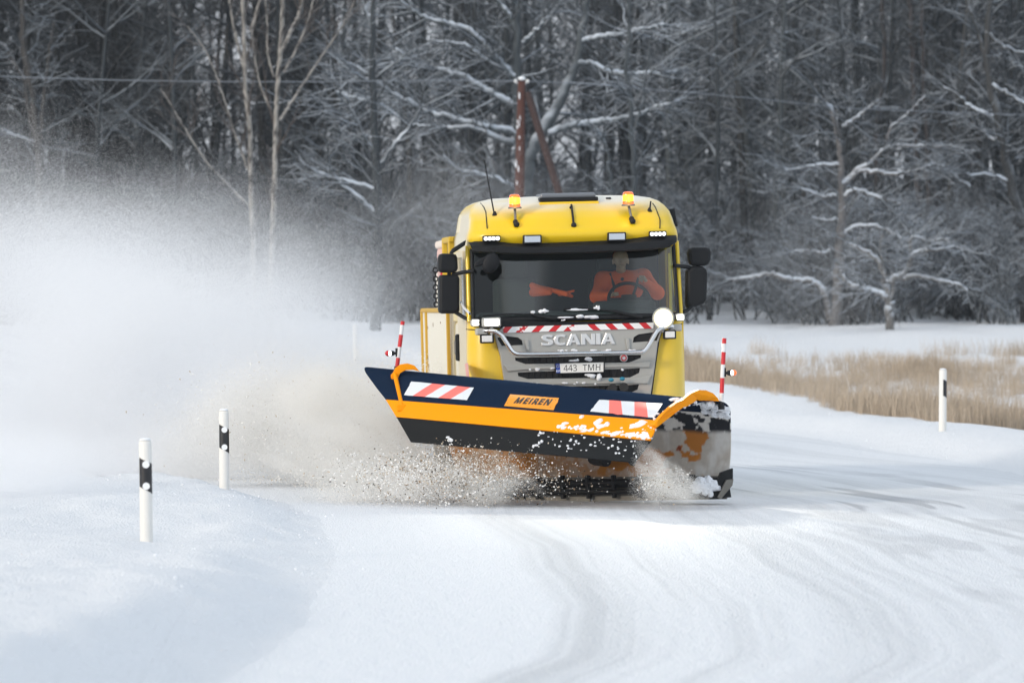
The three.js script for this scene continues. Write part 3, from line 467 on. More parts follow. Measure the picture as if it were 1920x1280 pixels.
const truck = rig('snow_plough_truck', 'yellow lorry with amber beacons and lit headlamps, driving towards the viewer on the snowy road', 'truck', V(0, 0, 0));
{
  const add = truck.add;
  const outline = (w, f, r, b, bulge = 0) => {
    const p = []; for (let i = 0; i < 6; i++) p.push([-w, lerp(b, f - r, i / 6)]);
    for (let i = 0; i <= 8; i++) { const a = Math.PI - (i / 8) * Math.PI / 2; p.push([-w + r + Math.cos(a) * r, f - r + Math.sin(a) * r]); }
    for (let i = 1; i < 14; i++) { const x = lerp(-w + r, w - r, i / 14); p.push([x, f + bulge * (1 - (x / (w - r)) ** 2)]); }
    for (let i = 0; i <= 8; i++) { const a = Math.PI / 2 - (i / 8) * Math.PI / 2; p.push([w - r + Math.cos(a) * r, f - r + Math.sin(a) * r]); }
    for (let i = 5; i >= 0; i--) p.push([w, lerp(b, f - r, i / 6)]);
    return p;
  };
  const loft = (rows, colorOf, cap) => {
    const pos = [], idx = [], m = rows[0].p.length; rows.forEach((r) => r.p.forEach(([x, z]) => pos.push(x, r.y, z)));
    for (let i = 0; i < rows.length - 1; i++) for (let j = 0; j < m; j++) { const a = i * m + j, b = i * m + (j + 1) % m; idx.push(a, b, b + m, a, b + m, a + m); }
    if (cap) { const l = rows[rows.length - 1], c = pos.length / 3; pos.push(0, l.y + 0.006, l.p.reduce((s, q) => s + q[1], 0) / m); for (let j = 0; j < m; j++) idx.push((rows.length - 1) * m + j, (rows.length - 1) * m + (j + 1) % m, c); }
    const g = geoFrom(pos, idx); const n = g.attributes.normal, p = g.attributes.position, col = [];
    for (let i = 0; i < p.count; i++) col.push(...colorOf(V(p.getX(i), p.getY(i), p.getZ(i)), V(n.getX(i), n.getY(i), n.getZ(i))));
    g.setAttribute('color', new THREE.Float32BufferAttribute(col, 3)); return g;
  };
  const mix = (a, b, t) => a.map((v, i) => lerp(v, b[i], t));
  const YEL = [0.79, 0.535, 0.003], SALT = [0.70, 0.66, 0.55], SNOWY = [0.76, 0.75, 0.72];
  // dust and salt stick to the flanks, frost to the roof
  const soiled = (p, n) => { const k = fbm(p.x * 3, p.y * 2.2, p.z * 3, 3), salt = 0.22 * smooth(1.5, 0.8, p.y + k * 0.5); return mix(mix(mix(YEL, SALT, salt), SALT, clamp(smooth(0.05, 0.3, -p.z - 0.08 + k * 0.12) * smooth(0.7, 0.96, Math.abs(n.x)) * 0.93)), SNOWY, smooth(0.74, 0.96, n.y + k * 0.22) * smooth(3.15, 3.35, p.y) * 0.85); };
  // lower body
  add('cab_body', loft([{ y: 0.62, p: outline(1.2, 0.0, 0.2, -2.1) }, { y: 0.68, p: outline(1.225, 0.03, 0.22, -2.1) }, { y: 0.95, p: outline(1.235, 0.045, 0.22, -2.1, 0.01) }, { y: 1.35, p: outline(1.235, 0.04, 0.23, -2.1, 0.01) }, { y: 1.75, p: outline(1.232, 0.02, 0.24, -2.1, 0.01) }, { y: 1.96, p: outline(1.225, -0.01, 0.25, -2.1, 0.01) }, { y: 2.03, p: outline(1.2, -0.06, 0.26, -2.1, 0.01) }], soiled, true), M.shell);
  add('bumper', rbox(-1.2, 1.2, 0.34, 0.66, -0.5, 0.06, 0.08), M.plastic);
  // roof with sun visor
  const cap = [[2.80, 1.195, -0.10, 0.30, -2.1, 0], [2.86, 1.205, -0.02, 0.30, -2.1, 0.03], [2.93, 1.205, 0.03, 0.30, -2.1, 0.05], [2.985, 1.195, 0.035, 0.30, -2.1, 0.05], [3.035, 1.18, 0.00, 0.30, -2.1, 0.04], [3.06, 1.175, -0.045, 0.30, -2.1, 0.04], [3.13, 1.165, -0.10, 0.32, -2.1, 0.04], [3.21, 1.15, -0.20, 0.36, -2.1, 0.04], [3.28, 1.115, -0.33, 0.42, -2.1, 0.05], [3.335, 1.06, -0.47, 0.40, -2.08, 0.06], [3.375, 0.98, -0.62, 0.40, -2.04, 0.07], [3.405, 0.84, -0.82, 0.40, -1.95, 0.08], [3.42, 0.5, -1.05, 0.4, -1.8, 0.05]];
  add('roof', loft(cap.map(([y, w, f, r, b, g]) => ({ y, p: outline(w, f, r, b, g) })), soiled, true), M.shell);
  // where the roof skin is under a pixel of the photograph
  const roofZ = (px, py, off = 0) => { let z = -0.1; for (let i = 0; i < 30; i++) { const p = T(px, py, z); let k = 0; while (k < cap.length - 2 && p.y > cap[k + 1][0]) k++; const t = clamp((p.y - cap[k][0]) / (cap[k + 1][0] - cap[k][0])), c = cap[k].map((v, q) => lerp(v, cap[k + 1][q], t)), x = Math.abs(p.x), e = x - (c[1] - c[3]); const s = e > 0 ? c[2] - c[3] + Math.sqrt(Math.max(0, c[3] * c[3] - e * e)) : c[2] + c[5] * (1 - (x / (c[1] - c[3])) ** 2); z = lerp(z, s, 0.5); } return z + off; };
  const TR = (px, py, off = 0.01) => T(px, py, roofZ(px, py, off));
  for (const px of [912, 1238]) add('roof_seam', tubeOf([TR(px + (px < 1000 ? 1.5 : -0.5), 428), TR(px, 412), TR(px - (px < 1000 ? 1 : 5), 398), TR(px - (px < 1000 ? 5 : 9), 388), TR(px - (px < 1000 ? 11 : 14), 381)], 0.006, 6, 24), M.black);
  // windscreen, pillars and rim
  const glassAt = (u, v) => V(u * lerp(1.14, 1.125, v), 2.0 + 0.86 * v, 0.03 - 0.16 * v - 0.10 * Math.pow(Math.abs(u), 3));
  const rows = []; for (let i = 0; i <= 10; i++) { const r = []; for (let j = 0; j <= 24; j++) r.push(glassAt(lerp(-1, 1, j / 24), i / 10)); rows.push(r); }
  { const pos = [], idx = []; rows.forEach((r) => r.forEach((p) => pos.push(p.x, p.y, p.z))); for (let i = 0; i < 10; i++) for (let j = 0; j < 24; j++) { const a = i * 25 + j; idx.push(a, a + 1, a + 26, a, a + 26, a + 25); } add('windscreen', geoFrom(pos, idx), M.glass); }
  for (const s of [-1, 1]) {
    add('screen_pillar', tubeOf([0, 0.3, 0.65, 1].map((v) => glassAt(s * 1.02, v)), 0.022, 8, 24), M.black);
    const A = [glassAt(s * 1.03, 0), glassAt(s * 1.03, 1)]; add('screen_pillar', tubeOf([A[0].clone().add(V(s * 0.03, 0, -0.05)), A[1].clone().add(V(s * 0.035, 0, -0.04))], 0.026, 10, 6), M.yellow);
  }
  add('screen_rim', merged([tubeOf([-1, -0.5, 0, 0.5, 1].map((u) => glassAt(u, 0.02)), 0.035, 8, 40), tubeOf([-1, -0.5, 0, 0.5, 1].map((u) => glassAt(u, 0.985)), 0.03, 8, 40)]), M.black);
  { // black peak above the screen, dipping in the middle
    const top = [[880, 457], [892, 454.5], [915, 454], [940, 455.5], [958, 458], [985, 459], [1040, 457], [1110, 454], [1165, 452], [1200, 447], [1220, 444], [1245, 443.5], [1262, 443], [1268, 443]], bot = [[886, 468], [905, 469.5], [935, 470.5], [960, 472], [1000, 472], [1040, 471.5], [1085, 470.5], [1130, 468.5], [1165, 467], [1200, 465.5], [1225, 463.5], [1245, 461.5], [1258, 459], [1268, 452]];
    const z = (i) => 0.07 - 0.14 * Math.pow(Math.abs(i / 13 * 2 - 1), 4);
    const R = [[], [], [], [], []]; top.forEach(([x, y], i) => { const a = T(x, y, z(i) - 0.03), b = T(bot[i][0], bot[i][1], z(i) + 0.05); R[0].push(a.clone().add(V(0, 0.005, -0.10))); R[1].push(a); R[2].push(a.clone().lerp(b, 0.45).add(V(0, 0, 0.03))); R[3].push(b); R[4].push(b.clone().add(V(0, -0.015, -0.2))); });
    add('sun_peak', sheet(R, 0.012, null, true), M.plastic);
  }
  // black scuttle under the screen
  add('scuttle', plate([[897, 602], [930, 599], [1000, 602], [1080, 603], [1160, 601], [1230, 595], [1262, 592], [1262, 603], [1226, 608], [1083, 613], [943, 615], [900, 615]], -0.02, 0.1, { bevel: 0.02 }), M.plastic);
  // silver front with its openings
  const vents = [[[930, 633], [943, 627.5], [972, 631], [980, 637], [982, 648], [940, 650]], [[1185, 643.5], [1187, 631], [1197, 625], [1240, 619.5], [1233, 640]]];
  const slots = [[[964, 669], [1204, 663.5], [1203, 672], [1180, 681], [985, 684], [965, 677]], [[969, 697], [989, 695.5], [1180, 689.5], [1202, 688.5], [1200, 700], [1182, 709], [989, 712], [970, 706]], [[974, 727], [989, 724.5], [1180, 720], [1200, 719], [1197, 731], [1178, 740], [989, 744], [976, 740]]];
  add('front_panel', plate([[943, 613], [1083, 610.5], [1226, 605], [1243, 618], [1234, 643], [1228, 690], [1221, 737], [1214, 775], [952, 775], [945, 714], [938, 667], [929, 635], [927, 627]], 0.03, 0.06, { holes: [...vents, ...slots], bevel: 0.012 }), M.silver);
  add('grille_mesh', plate([[932, 628], [1240, 616], [1218, 772], [954, 772]], 0.052, 0.01, { bevel: 0 }), M.dark);
  // raised slats: wedge ends, thin middle
  for (const [a, b] of [[[[944, 684], [985, 687], [985, 693.5], [952, 696.5]], [[1180, 681.5], [1222, 676], [1218, 689], [1180, 688.5]]], [[[952, 712], [989, 714.5], [989, 722], [957, 727]], [[1182, 711], [1222, 703], [1215, 719.5], [1180, 719]]]]) {
    add('slat', plate([a[0], a[1], b[0], b[1], b[2], b[3], a[2], a[3]], 0.085, 0.035, { bevel: 0.012 }), M.silver);
  }
  add('slat', plate([[948, 744], [1215, 737], [1212, 750], [954, 756]], 0.085, 0.035, { bevel: 0.012 }), M.silver);
  for (const [x, y] of [[988, 643], [1177, 640]]) add('grille_clip', plate([[x - 4, y - 6], [x + 3, y - 6], [x + 5, y + 14], [x - 1, y + 14]], 0.085, 0.03, { bevel: 0.008 }), M.silver);
  { // grille honeycomb bars inside the slots
    const bars = []; for (let i = 0; i < 22; i++) { const t = i / 21; bars.push(rod(T(lerp(968, 1200, t), 664, 0.07), T(lerp(968, 1200, t), 744, 0.07), 0.006, 0.006, 5)); } tag(add('grille_bars', merged(bars), M.black), null, null, null, 'stuff');
  }
  for (const pts of [[[929, 628], [933, 648], [939, 668], [943, 692], [946, 718]], [[1241, 620], [1233, 646], [1229, 680], [1222, 738], [1219, 755]]]) add('panel_gap', tubeOf(pts.map(([x, y]) => T(x, y, 0.062)), 0.009, 6, 20), M.dark);
  for (const s of [-1, 1]) add('panel_gap', tubeOf([V(s * 0.93, 1.9, 0.022), V(s * 1.02, 1.905, 0.012), V(s * 1.13, 1.91, -0.045), V(s * 1.205, 1.915, -0.14), V(s * 1.232, 1.92, -0.27)], 0.006, 6, 24), M.dark);
  // letters on the nose
  const font = await new FontLoader().loadAsync('fonts/droid/droid_sans_bold.typeface.json');
  {
    const word = 'SCANIA', x0 = 1014, x1 = 1154, wide = [0.98, 0.98, 1.14, 1.14, 0.4, 1.14], sum = wide.reduce((a, b) => a + b), gap = 0; let x = x0;
    [...word].forEach((ch, i) => {
      const w = (x1 - x0) * wide[i] / sum, g = ch === 'I' ? new RoundedBoxGeometry(0.3, 1, 0.26, 1, 0.03).translate(0, 0, 0.13) : new TextGeometry(ch, { font, size: 1, depth: 0.2, curveSegments: 5, bevelEnabled: true, bevelSize: 0.035, bevelThickness: 0.03, bevelSegments: 1 }); g.computeBoundingBox(); const b = g.boundingBox;
      const yb = lerp(648.5, 645, (x - x0) / (x1 - x0)), a = T(x + 0.8, yb, 0.09), c = T(x + w - 0.8, yb - 21.5, 0.09), sx = (c.x - a.x) / (b.max.x - b.min.x), sy = (c.y - a.y) / (b.max.y - b.min.y);
      add('letter', g.translate(-b.min.x, -b.min.y, 0).scale(sx, sy, 0.1).translate(a.x, a.y, 0.086), M.letter); x += w;
    });
  }
  { // red and white warning band, stripes mirrored about the middle
    const tex = canvasTex(1024, 64, (c, w, h) => { c.fillStyle = '#e9e9ea'; c.fillRect(0, 0, w, h); c.fillStyle = '#c3101c'; const st = (x, d) => { c.beginPath(); c.moveTo(x, 0); c.lineTo(x + 50, 0); c.lineTo(x + 50 - d, h); c.lineTo(x - d, h); c.fill(); }; for (const x of [14, 122, 232, 348, 452]) st(x, 42); for (const x of [572, 692, 806, 922]) st(x, -42); c.fillStyle = '#ececec'; for (let i = 0; i < 12; i++) { c.beginPath(); c.arc(120 + 40 * Math.sin(i * 9.1), 32 + 26 * Math.cos(i * 5.3), 5 + (i % 3) * 3, 0, 7); c.fill(); c.beginPath(); c.arc(470 + 24 * Math.sin(i * 3.7), 24 + 22 * Math.cos(i * 7.3), 6 + (i % 4) * 2, 0, 7); c.fill(); } });
    add('warning_band', slab([T(943, 613, 0.095), T(1226, 604.5, 0.095), T(1225, 615.5, 0.1), T(944, 624, 0.1)], 0.006), std([1, 1, 1], 0.4, { map: tex }));
  }
  { // number plate
    const tex = canvasTex(512, 108, (c, w, h) => { c.fillStyle = '#e8e8e6'; c.fillRect(0, 0, w, h); c.fillStyle = '#123c9c'; c.fillRect(0, 0, 48, h); c.fillStyle = '#e8d24a'; for (let i = 0; i < 12; i++) { c.beginPath(); c.arc(24 + 14 * Math.cos(i * 0.5236), 32 + 14 * Math.sin(i * 0.5236), 2.4, 0, 7); c.fill(); } c.fillStyle = '#fff'; c.font = 'bold 26px sans-serif'; c.fillText('EST', 3, 92); c.fillStyle = '#15171b'; c.font = '92px sans-serif'; c.save(); c.translate(84, 87); c.scale(0.98, 1); c.fillText('443', 0, 0); c.restore(); c.save(); c.translate(288, 87); c.scale(1.02, 1); c.fillText('TMH', 0, 0); c.restore(); c.strokeStyle = '#222'; c.lineWidth = 4; c.strokeRect(2, 2, w - 4, h - 4); });
    const p = [T(1041, 681, 0.125), T(1132.5, 678.5, 0.125), T(1132, 697.5, 0.13), T(1042.5, 700, 0.13)];
    const pl = add('number_plate', slab(p, 0.008), std([1, 1, 1], 0.35, { map: tex }));
    add('plate_holder', slab([T(1039.5, 679.5, 0.112), T(1134, 677, 0.112), T(1133.5, 699.5, 0.115), T(1041, 702, 0.115)], 0.01), M.black, pl);
  }
  add('badge', new THREE.CylinderGeometry(0.04, 0.046, 0.02, 24).rotateX(Math.PI / 2).translate(...T(1170, 671, 0.09).toArray()), M.letter);
  add('badge', new THREE.TorusGeometry(0.026, 0.007, 8, 20).scale(1, 1.1, 1).translate(...T(1170, 671, 0.103).toArray()), M.red);
  for (const [x, y] of [[1146, 712], [1167, 710]]) { const c = add('hose_coupling', new THREE.CylinderGeometry(0.052, 0.06, 0.16, 16).rotateX(Math.PI / 2.3).translate(...T(x + 2, y + 18, 0.16).toArray()), M.rubber); add('coupling_cap', ball(T(x, y, 0.2), 0.024, 1.3, 0.9, 1), M.teal, c); }
  // bright lamp rail
  add('lamp_rail', tubeOf([T(896, 621, 0.13), T(912, 619.5, 0.2), T(928, 621, 0.24), T(941, 629, 0.26), T(951, 644, 0.28), T(961, 659, 0.29), T(972, 664, 0.29), T(1020, 664, 0.29), T(1085, 662.5, 0.29), T(1150, 661.5, 0.29), T(1200, 660, 0.29), T(1210, 656, 0.29), T(1220, 641, 0.28), T(1231, 622, 0.27), T(1242, 613.5, 0.25), T(1256, 612, 0.2), T(1274, 612.5, 0.13)], 0.026, 14, 140, 0.3), M.chrome);
  for (const [x, y] of [[903, 620], [1266, 612.5]]) add('rail_bracket', rbox(T(x, y, 0.12).x - 0.07, T(x, y, 0.12).x + 0.07, T(x, y, 0.12).y - 0.05, T(x, y, 0.12).y + 0.03, 0.02, 0.2, 0.02), M.silver);
  // work lamps under the rail
  for (const [x, y, w] of [[913, 635, 13], [1256, 627, 12]]) {
    const p = T(x, y, 0.2), q = w / 166; const l = add('work_lamp', rbox(p.x - q, p.x + q, p.y - 0.052, p.y + 0.052, 0.13, 0.23, 0.018), M.black);
    add('lens', rbox(p.x - q * 0.76, p.x + q * 0.76, p.y - 0.036, p.y + 0.036, 0.215, 0.236, 0.008), std([0.75, 0.75, 0.74], 0.2, { clearcoat: 1 }), l);
  }
  { // the lit head lamps on the rail, and the small corner lamps
    const L = T(922, 604, 0.26), R = T(1244, 596.5, 0.27);
    const l = add('headlamp', merged([rbox(L.x - 0.105, L.x + 0.105, L.y - 0.055, L.y + 0.055, 0.13, 0.262, 0.02), rod(L.clone().add(V(0, -0.16, -0.05)), L.clone().add(V(0, -0.04, -0.05)), 0.02)]), M.silver);
    add('lit_lamp_lens', rbox(L.x - 0.082, L.x + 0.082, L.y - 0.038, L.y + 0.038, 0.25, 0.275, 0.012), M.lampWhite, l);
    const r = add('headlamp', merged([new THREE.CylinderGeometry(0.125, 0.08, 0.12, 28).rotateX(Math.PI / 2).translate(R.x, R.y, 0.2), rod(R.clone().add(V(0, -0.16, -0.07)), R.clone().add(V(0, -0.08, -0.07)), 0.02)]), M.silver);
    add('painted_glare_bowl', new THREE.CylinderGeometry(0.106, 0.106, 0.02, 32).rotateX(Math.PI / 2).translate(R.x, R.y, 0.258), std([0.9, 0.85, 0.6], 0.3, { emissive: new THREE.Color(1, 0.86, 0.42), emissiveIntensity: 0.75 }), r);  // lamp bowl made weakly emissive, painting the glare round the lens
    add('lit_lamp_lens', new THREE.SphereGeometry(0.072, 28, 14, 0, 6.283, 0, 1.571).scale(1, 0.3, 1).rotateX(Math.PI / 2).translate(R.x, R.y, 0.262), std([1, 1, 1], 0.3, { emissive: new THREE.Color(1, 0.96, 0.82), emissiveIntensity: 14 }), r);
    for (const [x, y] of [[892, 605], [1276, 594.5]]) { const p = T(x, y, 0.06), c = add('corner_lamp', rbox(p.x - 0.055, p.x + 0.055, p.y - 0.045, p.y + 0.045, -0.08, 0.06, 0.03), M.silver); add('lit_lamp_lens', rbox(p.x - 0.042, p.x + 0.042, p.y - 0.033, p.y + 0.033, 0.03, 0.07, 0.018), std([1, 1, 1], 0.3, { emissive: new THREE.Color(1, 0.95, 0.78), emissiveIntensity: 1.6 }), c); }
    for (const [p, k] of [[L, 20], [R, 60]]) { const s = new THREE.SpotLight(new THREE.Color(1, 0.95, 0.82), k, 0, 0.5, 0.6, 2); s.position.copy(p.clone().add(V(0, 0, 0.12)).applyMatrix4(truckPose.matrixWorld)); s.target.position.copy(p.clone().add(V(0, -1.5, 10)).applyMatrix4(truckPose.matrixWorld)); s.castShadow = true; s.shadow.radius = 4; s.name = 'headlamp_beam'; scene.add(s, s.target); }
  }
  // lamps over the screen
  for (const [x, y] of [[922, 447], [1234, 438.5]]) { const p = T(x, y, 0.1), b = add('light_bar', rbox(p.x - 0.098, p.x + 0.098, p.y - 0.034, p.y + 0.034, -0.02, 0.1, 0.01), M.black); for (let k = 0; k < 4; k++) add('lit_lamp_lens', new THREE.CylinderGeometry(0.021, 0.021, 0.02, 16).rotateX(Math.PI / 2).translate(p.x + (k - 1.5) * 0.045, p.y, 0.1), M.lampSoft, b); }
  for (const [x, y] of [[998.5, 448.5], [1157, 443.5]]) { const p = T(x, y, 0.13), b = add('roof_lamp', rbox(p.x - 0.105, p.x + 0.105, p.y - 0.05, p.y + 0.05, 0.0, 0.13, 0.012), M.black); add('lens', rbox(p.x - 0.09, p.x + 0.09, p.y - 0.037, p.y + 0.037, 0.12, 0.137, 0.008), M.lens, b); }
  // beacons on their stalks
  for (const [x, y, bx, by] of [[965, 376, 967, 425], [1178, 371, 1185, 419]]) {
    const q = TR(bx, by, 0.015), k = TR(bx - 0.5, by - 9, 0.03), p = T(x, y, k.z - 0.08);
    const b = add('beacon', merged([rod(k, p.clone().add(V(0, -0.07, 0)), 0.015, 0.015), new THREE.CylinderGeometry(0.072, 0.08, 0.02, 24).translate(p.x, p.y - 0.08, p.z)]), M.steel);
    add('beacon_clamp', merged([ball(k, 0.03), ball(k.clone().lerp(q, 0.5).add(V(0.01, 0, 0.01)), 0.034), rod(k, q, 0.016)]), M.black, b);
    add('amber_lamp_dome', new THREE.LatheGeometry([[0.064, -0.068], [0.066, -0.05], [0.061, -0.035]].map(([a, c]) => new THREE.Vector2(a, c)), 24).translate(p.x, p.y, p.z), M.amber, b);
    add('amber_lamp_dome', new THREE.LatheGeometry([[0.062, -0.036], [0.061, 0.035]].map(([a, c]) => new THREE.Vector2(a, c)), 24).translate(p.x, p.y, p.z), M.lampAmber, b);
    add('amber_lamp_dome', new THREE.LatheGeometry([[0.061, 0.034], [0.059, 0.055], [0.045, 0.07], [0, 0.074]].map(([a, c]) => new THREE.Vector2(a, c)), 24).translate(p.x, p.y, p.z), M.amber, b);
    const s = new THREE.PointLight(new THREE.Color(1, 0.5, 0.08), 0.08); s.position.copy(p.clone().add(V(0, 0, 0.09)).applyMatrix4(truckPose.matrixWorld)); s.castShadow = true; s.shadow.radius = 2; s.name = 'beacon_glow'; scene.add(s);
  }
  // aerials, hatch, vent
  add('aerial', merged([rod(TR(927, 403), T(919, 360, -0.34), 0.009, 0.008, 8), rod(T(919, 360, -0.34), T(908, 300, -0.4), 0.008, 0.006, 8), new THREE.CylinderGeometry(0.012, 0.034, 0.05, 14).translate(...TR(927.5, 400, 0.02).toArray())]), M.black);
  add('aerial', merged([rod(TR(1218.5, 394), T(1220.5, 377, roofZ(1218.5, 394)), 0.01, 0.009, 8), new THREE.CylinderGeometry(0.01, 0.034, 0.05, 14).translate(...TR(1218, 393, 0.02).toArray())]), M.black);
  add('roof_stalk', merged([tubeOf([TR(1071.5, 384, 0.03), TR(1073, 396, 0.03), TR(1074.5, 408, 0.03), TR(1075.5, 421, 0.02)], 0.0125, 8, 20), ball(TR(1076, 422, 0.02), 0.032), ball(TR(1071, 389, 0.02), 0.02)]), M.black);
  { const z = roofZ(1067, 379) + 0.03, a = T(1012, 375, z), b = T(1122, 372, z), y = (a.y + b.y) / 2, h = add('roof_hatch', rbox(a.x, b.x, y - 0.024, y + 0.024, z - 0.7, z, 0.014), M.plastic); add('hatch_glass', rbox(a.x + 0.015, b.x - 0.015, y + 0.012, y + 0.075, z - 0.72, z - 0.1, 0.03), std([0.16, 0.18, 0.21], 0.25), h); add('hatch_frame', rbox(a.x - 0.005, b.x + 0.005, y - 0.062, y - 0.026, z - 0.6, z + 0.015, 0.012), M.yellow, h); }
  add('roof_vent', rbox(-0.03, 0.03, -0.012, 0.012, -0.05, 0.03, 0.01).translate(...TR(1141, 371.8, 0.01).toArray()), M.black);
  add('air_deflector', plate([[1255, 392], [1266, 390], [1272, 424], [1262, 427]], -1.3, 0.5, { bevel: 0.03 }), M.plastic);
  { // flared rear roof edges (left side of the picture)
    add('roof_flare', plate([[864, 402], [877, 398], [884, 440], [876, 449], [858, 436]], -1.9, 0.25, { bevel: 0.03 }), std([0.68, 0.62, 0.46], 0.6));
  }
  // flanks: doors with windows, rear quarters, back wall
  for (const s of [-1, 1]) {
    const z0 = -1.42, z1 = -0.28, sh = new THREE.Shape([[z0, 0.95], [z1, 0.95], [z1 + 0.02, 2.02], [-0.50, 2.80], [z0, 2.80]].map(([z, y]) => new THREE.Vector2(z, y)));
    sh.holes.push(new THREE.Path([[z0 + 0.09, 2.06], [z1 - 0.08, 2.06], [-0.56, 2.74], [z0 + 0.09, 2.74]].map(([z, y]) => new THREE.Vector2(z, y))));
    const turn = (g) => g.rotateY(-Math.PI / 2).translate(s > 0 ? 1.243 : -1.208, 0, 0);
    const door = add('door', turn(new THREE.ExtrudeGeometry(sh, { depth: 0.025, bevelEnabled: true, bevelSize: 0.006, bevelThickness: 0.005, bevelSegments: 2 })), s < 0 ? M.cream : M.yellow);
    const pane = new THREE.Shape([[z0 + 0.08, 2.05], [z1 - 0.07, 2.05], [-0.55, 2.75], [z0 + 0.08, 2.75]].map(([z, y]) => new THREE.Vector2(z, y)));
    add('window', turn(new THREE.ShapeGeometry(pane)).translate(s * -0.008 - (s > 0 ? 0 : 0.012), 0, 0), std([0.70, 0.78, 0.78], 0.0, { transmission: 1, ior: 1.9 }), door);
    const hx = s * 1.25; add('handle', rbox(hx - 0.03, hx + 0.03, 1.55, 1.86, -1.36, -1.22, 0.028), M.plastic, door);
    if (s < 0) add('handle_plate', rbox(hx - 0.045, hx + 0.01, 1.63, 1.79, -1.31, -1.27, 0.015), M.steel, door);
    add('rear_quarter', rbox(s > 0 ? 1.19 : -1.235, s > 0 ? 1.235 : -1.19, 2.0, 2.82, -2.1, -1.43, 0.02), s < 0 ? std([0.66, 0.56, 0.3], 0.6) : M.yellow);
    add('door_pillar', rod(V(s * 1.2, 2.0, -0.27), V(s * 1.16, 2.83, -0.42), 0.032, 0.032, 8), M.yellow);
  }
  add('cab_back', rbox(-1.2, 1.2, 1.9, 2.85, -2.12, -2.06, 0.02), std([0.02, 0.022, 0.022], 0.9));
  add('headlining', rbox(-1.16, 1.16, 2.83, 2.86, -2.0, -0.45, 0.01), std([0.045, 0.05, 0.05], 0.95));
  add('marker_sticker', slab([TX(872, 682, -1.262), TX(877.5, 680, -1.262), TX(881, 716, -1.262), TX(876, 716, -1.262)], 0.004, V(-1, 0, 0)), std([0.7, 0.33, 0.3], 0.5));
  // inside: dashboard, two seats, steering wheel
  add('dashboard', merged([rbox(-1.1, 1.1, 1.86, 2.10, -0.62, -0.12, 0.06), rbox(0.25, 0.95, 2.04, 2.2, -0.66, -0.36, 0.06)]), M.dark);
  for (const x of [-0.55, 0.56]) { const st = add('cab_seat', merged([rbox(x - 0.27, x + 0.27, 1.68, 1.84, -1.5, -0.95, 0.06), rbox(x - 0.26, x + 0.26, 1.78, 2.48, -1.62, -1.47, 0.06)]), M.seat); add('headrest', rbox(x - 0.15, x + 0.15, 2.49, 2.7, -1.62, -1.5, 0.05), M.seat, st); }
  { const c = T(1180, 562, -0.66), w = add('steering_wheel', new THREE.TorusGeometry(0.235, 0.02, 10, 40).rotateX(-0.62).translate(c.x, c.y, c.z), M.plastic); add('hub', merged([rbox(-0.09, 0.09, -0.05, 0.07, -0.02, 0.02, 0.02), rbox(-0.23, 0.23, -0.02, 0.03, -0.014, 0.014, 0.01)]).rotateX(-0.62).translate(c.x, c.y, c.z), M.plastic, w); }
  // wipers and what lies on the scuttle
  for (const pts of [[[906, 592], [960, 588.5], [1000, 590], [1043, 598]], [[1058, 579], [1110, 579.5], [1150, 583], [1205, 595]]]) add('wiper', merged([tubeOf(pts.map(([x, y], i) => T(x, y, 0.06)), 0.012, 6, 24), rod(T(pts[2][0], pts[2][1], 0.07), T(pts[3][0], pts[3][1], 0.1), 0.018, 0.022, 8)]), M.black);
  seed(8); { const l = []; const put = (x, y, z, a, b, c) => { for (let q = 0; q < 4; q++) l.push(lumpOf(T(x + rr(-0.8, 0.8) * a * 120, y + rr(-0.4, 0.4) * b * 120, z), a * rr(0.2, 0.6), b * rr(0.35, 0.9), c * 0.8, l.length)); }; put(1020, 583.5, 0.075, 0.09, 0.03, 0.03); put(1000, 585, 0.075, 0.035, 0.02, 0.02); put(1085, 580.5, 0.075, 0.16, 0.014, 0.02); put(1120, 577, 0.075, 0.05, 0.025, 0.02); put(1100, 593, 0.1, 0.13, 0.03, 0.05); put(1060, 595, 0.1, 0.17, 0.013, 0.04); put(1055, 600, 0.1, 0.04, 0.012, 0.03); for (let i = 0; i < 16; i++) put(rr(1030, 1200), 660 + rr(-4, 1) - 0, 0.28, rr(0.01, 0.05), 0.012, 0.02); put(1110, 704, 0.13, 0.09, 0.03, 0.03); put(1120, 708, 0.13, 0.05, 0.05, 0.03); put(1078, 676, 0.12, 0.07, 0.02, 0.02); put(1103, 674, 0.12, 0.05, 0.03, 0.02);
    for (let i = 0; i < 14; i++) put(rr(975, 1170), [692, 718][i % 2] + rr(-2, 2), 0.125, rr(0.012, 0.04), 0.012, 0.012); tag(add('clinging_snow', merged(l), plainSnow), null, null, null, 'stuff'); }
  // mirrors
  const mirror = (up, low, arms, z) => {
    const P = (l, d) => plate(l, z - d, d, { bevel: 0.045 });
    const m = add('mirror', P(low, 0.2), M.plastic); add('wide_mirror', P(up, 0.16), M.plastic, m);
    for (const l of arms) add('mirror_arm', tubeOf(l.map(([x, y, zz]) => T(x, y, zz)), 0.022, 8, 16), M.black, m);
  };
  const rounded = (x0, x1, y0, y1, k, sl = 0) => [[x0 + k, y0], [x1 - k, y0], [x1 - k * 0.3, y0 + k * 0.3], [x1, y0 + k], [x1 - sl, y1 - k], [x1 - sl - k * 0.3, y1 - k * 0.3], [x1 - sl - k, y1], [x0 + sl + k, y1], [x0 + sl + k * 0.3, y1 - k * 0.3], [x0 + sl, y1 - k], [x0, y0 + k], [x0 + k * 0.3, y0 + k * 0.3]];
  mirror(rounded(822, 858, 475, 511, 8, -1), rounded(823, 862, 515, 588, 7), [[[842, 505, -0.28], [842, 520, -0.28]], [[848, 515, -0.3], [870, 510, -0.22], [890, 507, -0.12]], [[852, 584, -0.3], [868, 594, -0.25], [878, 599, -0.2]]], -0.2);
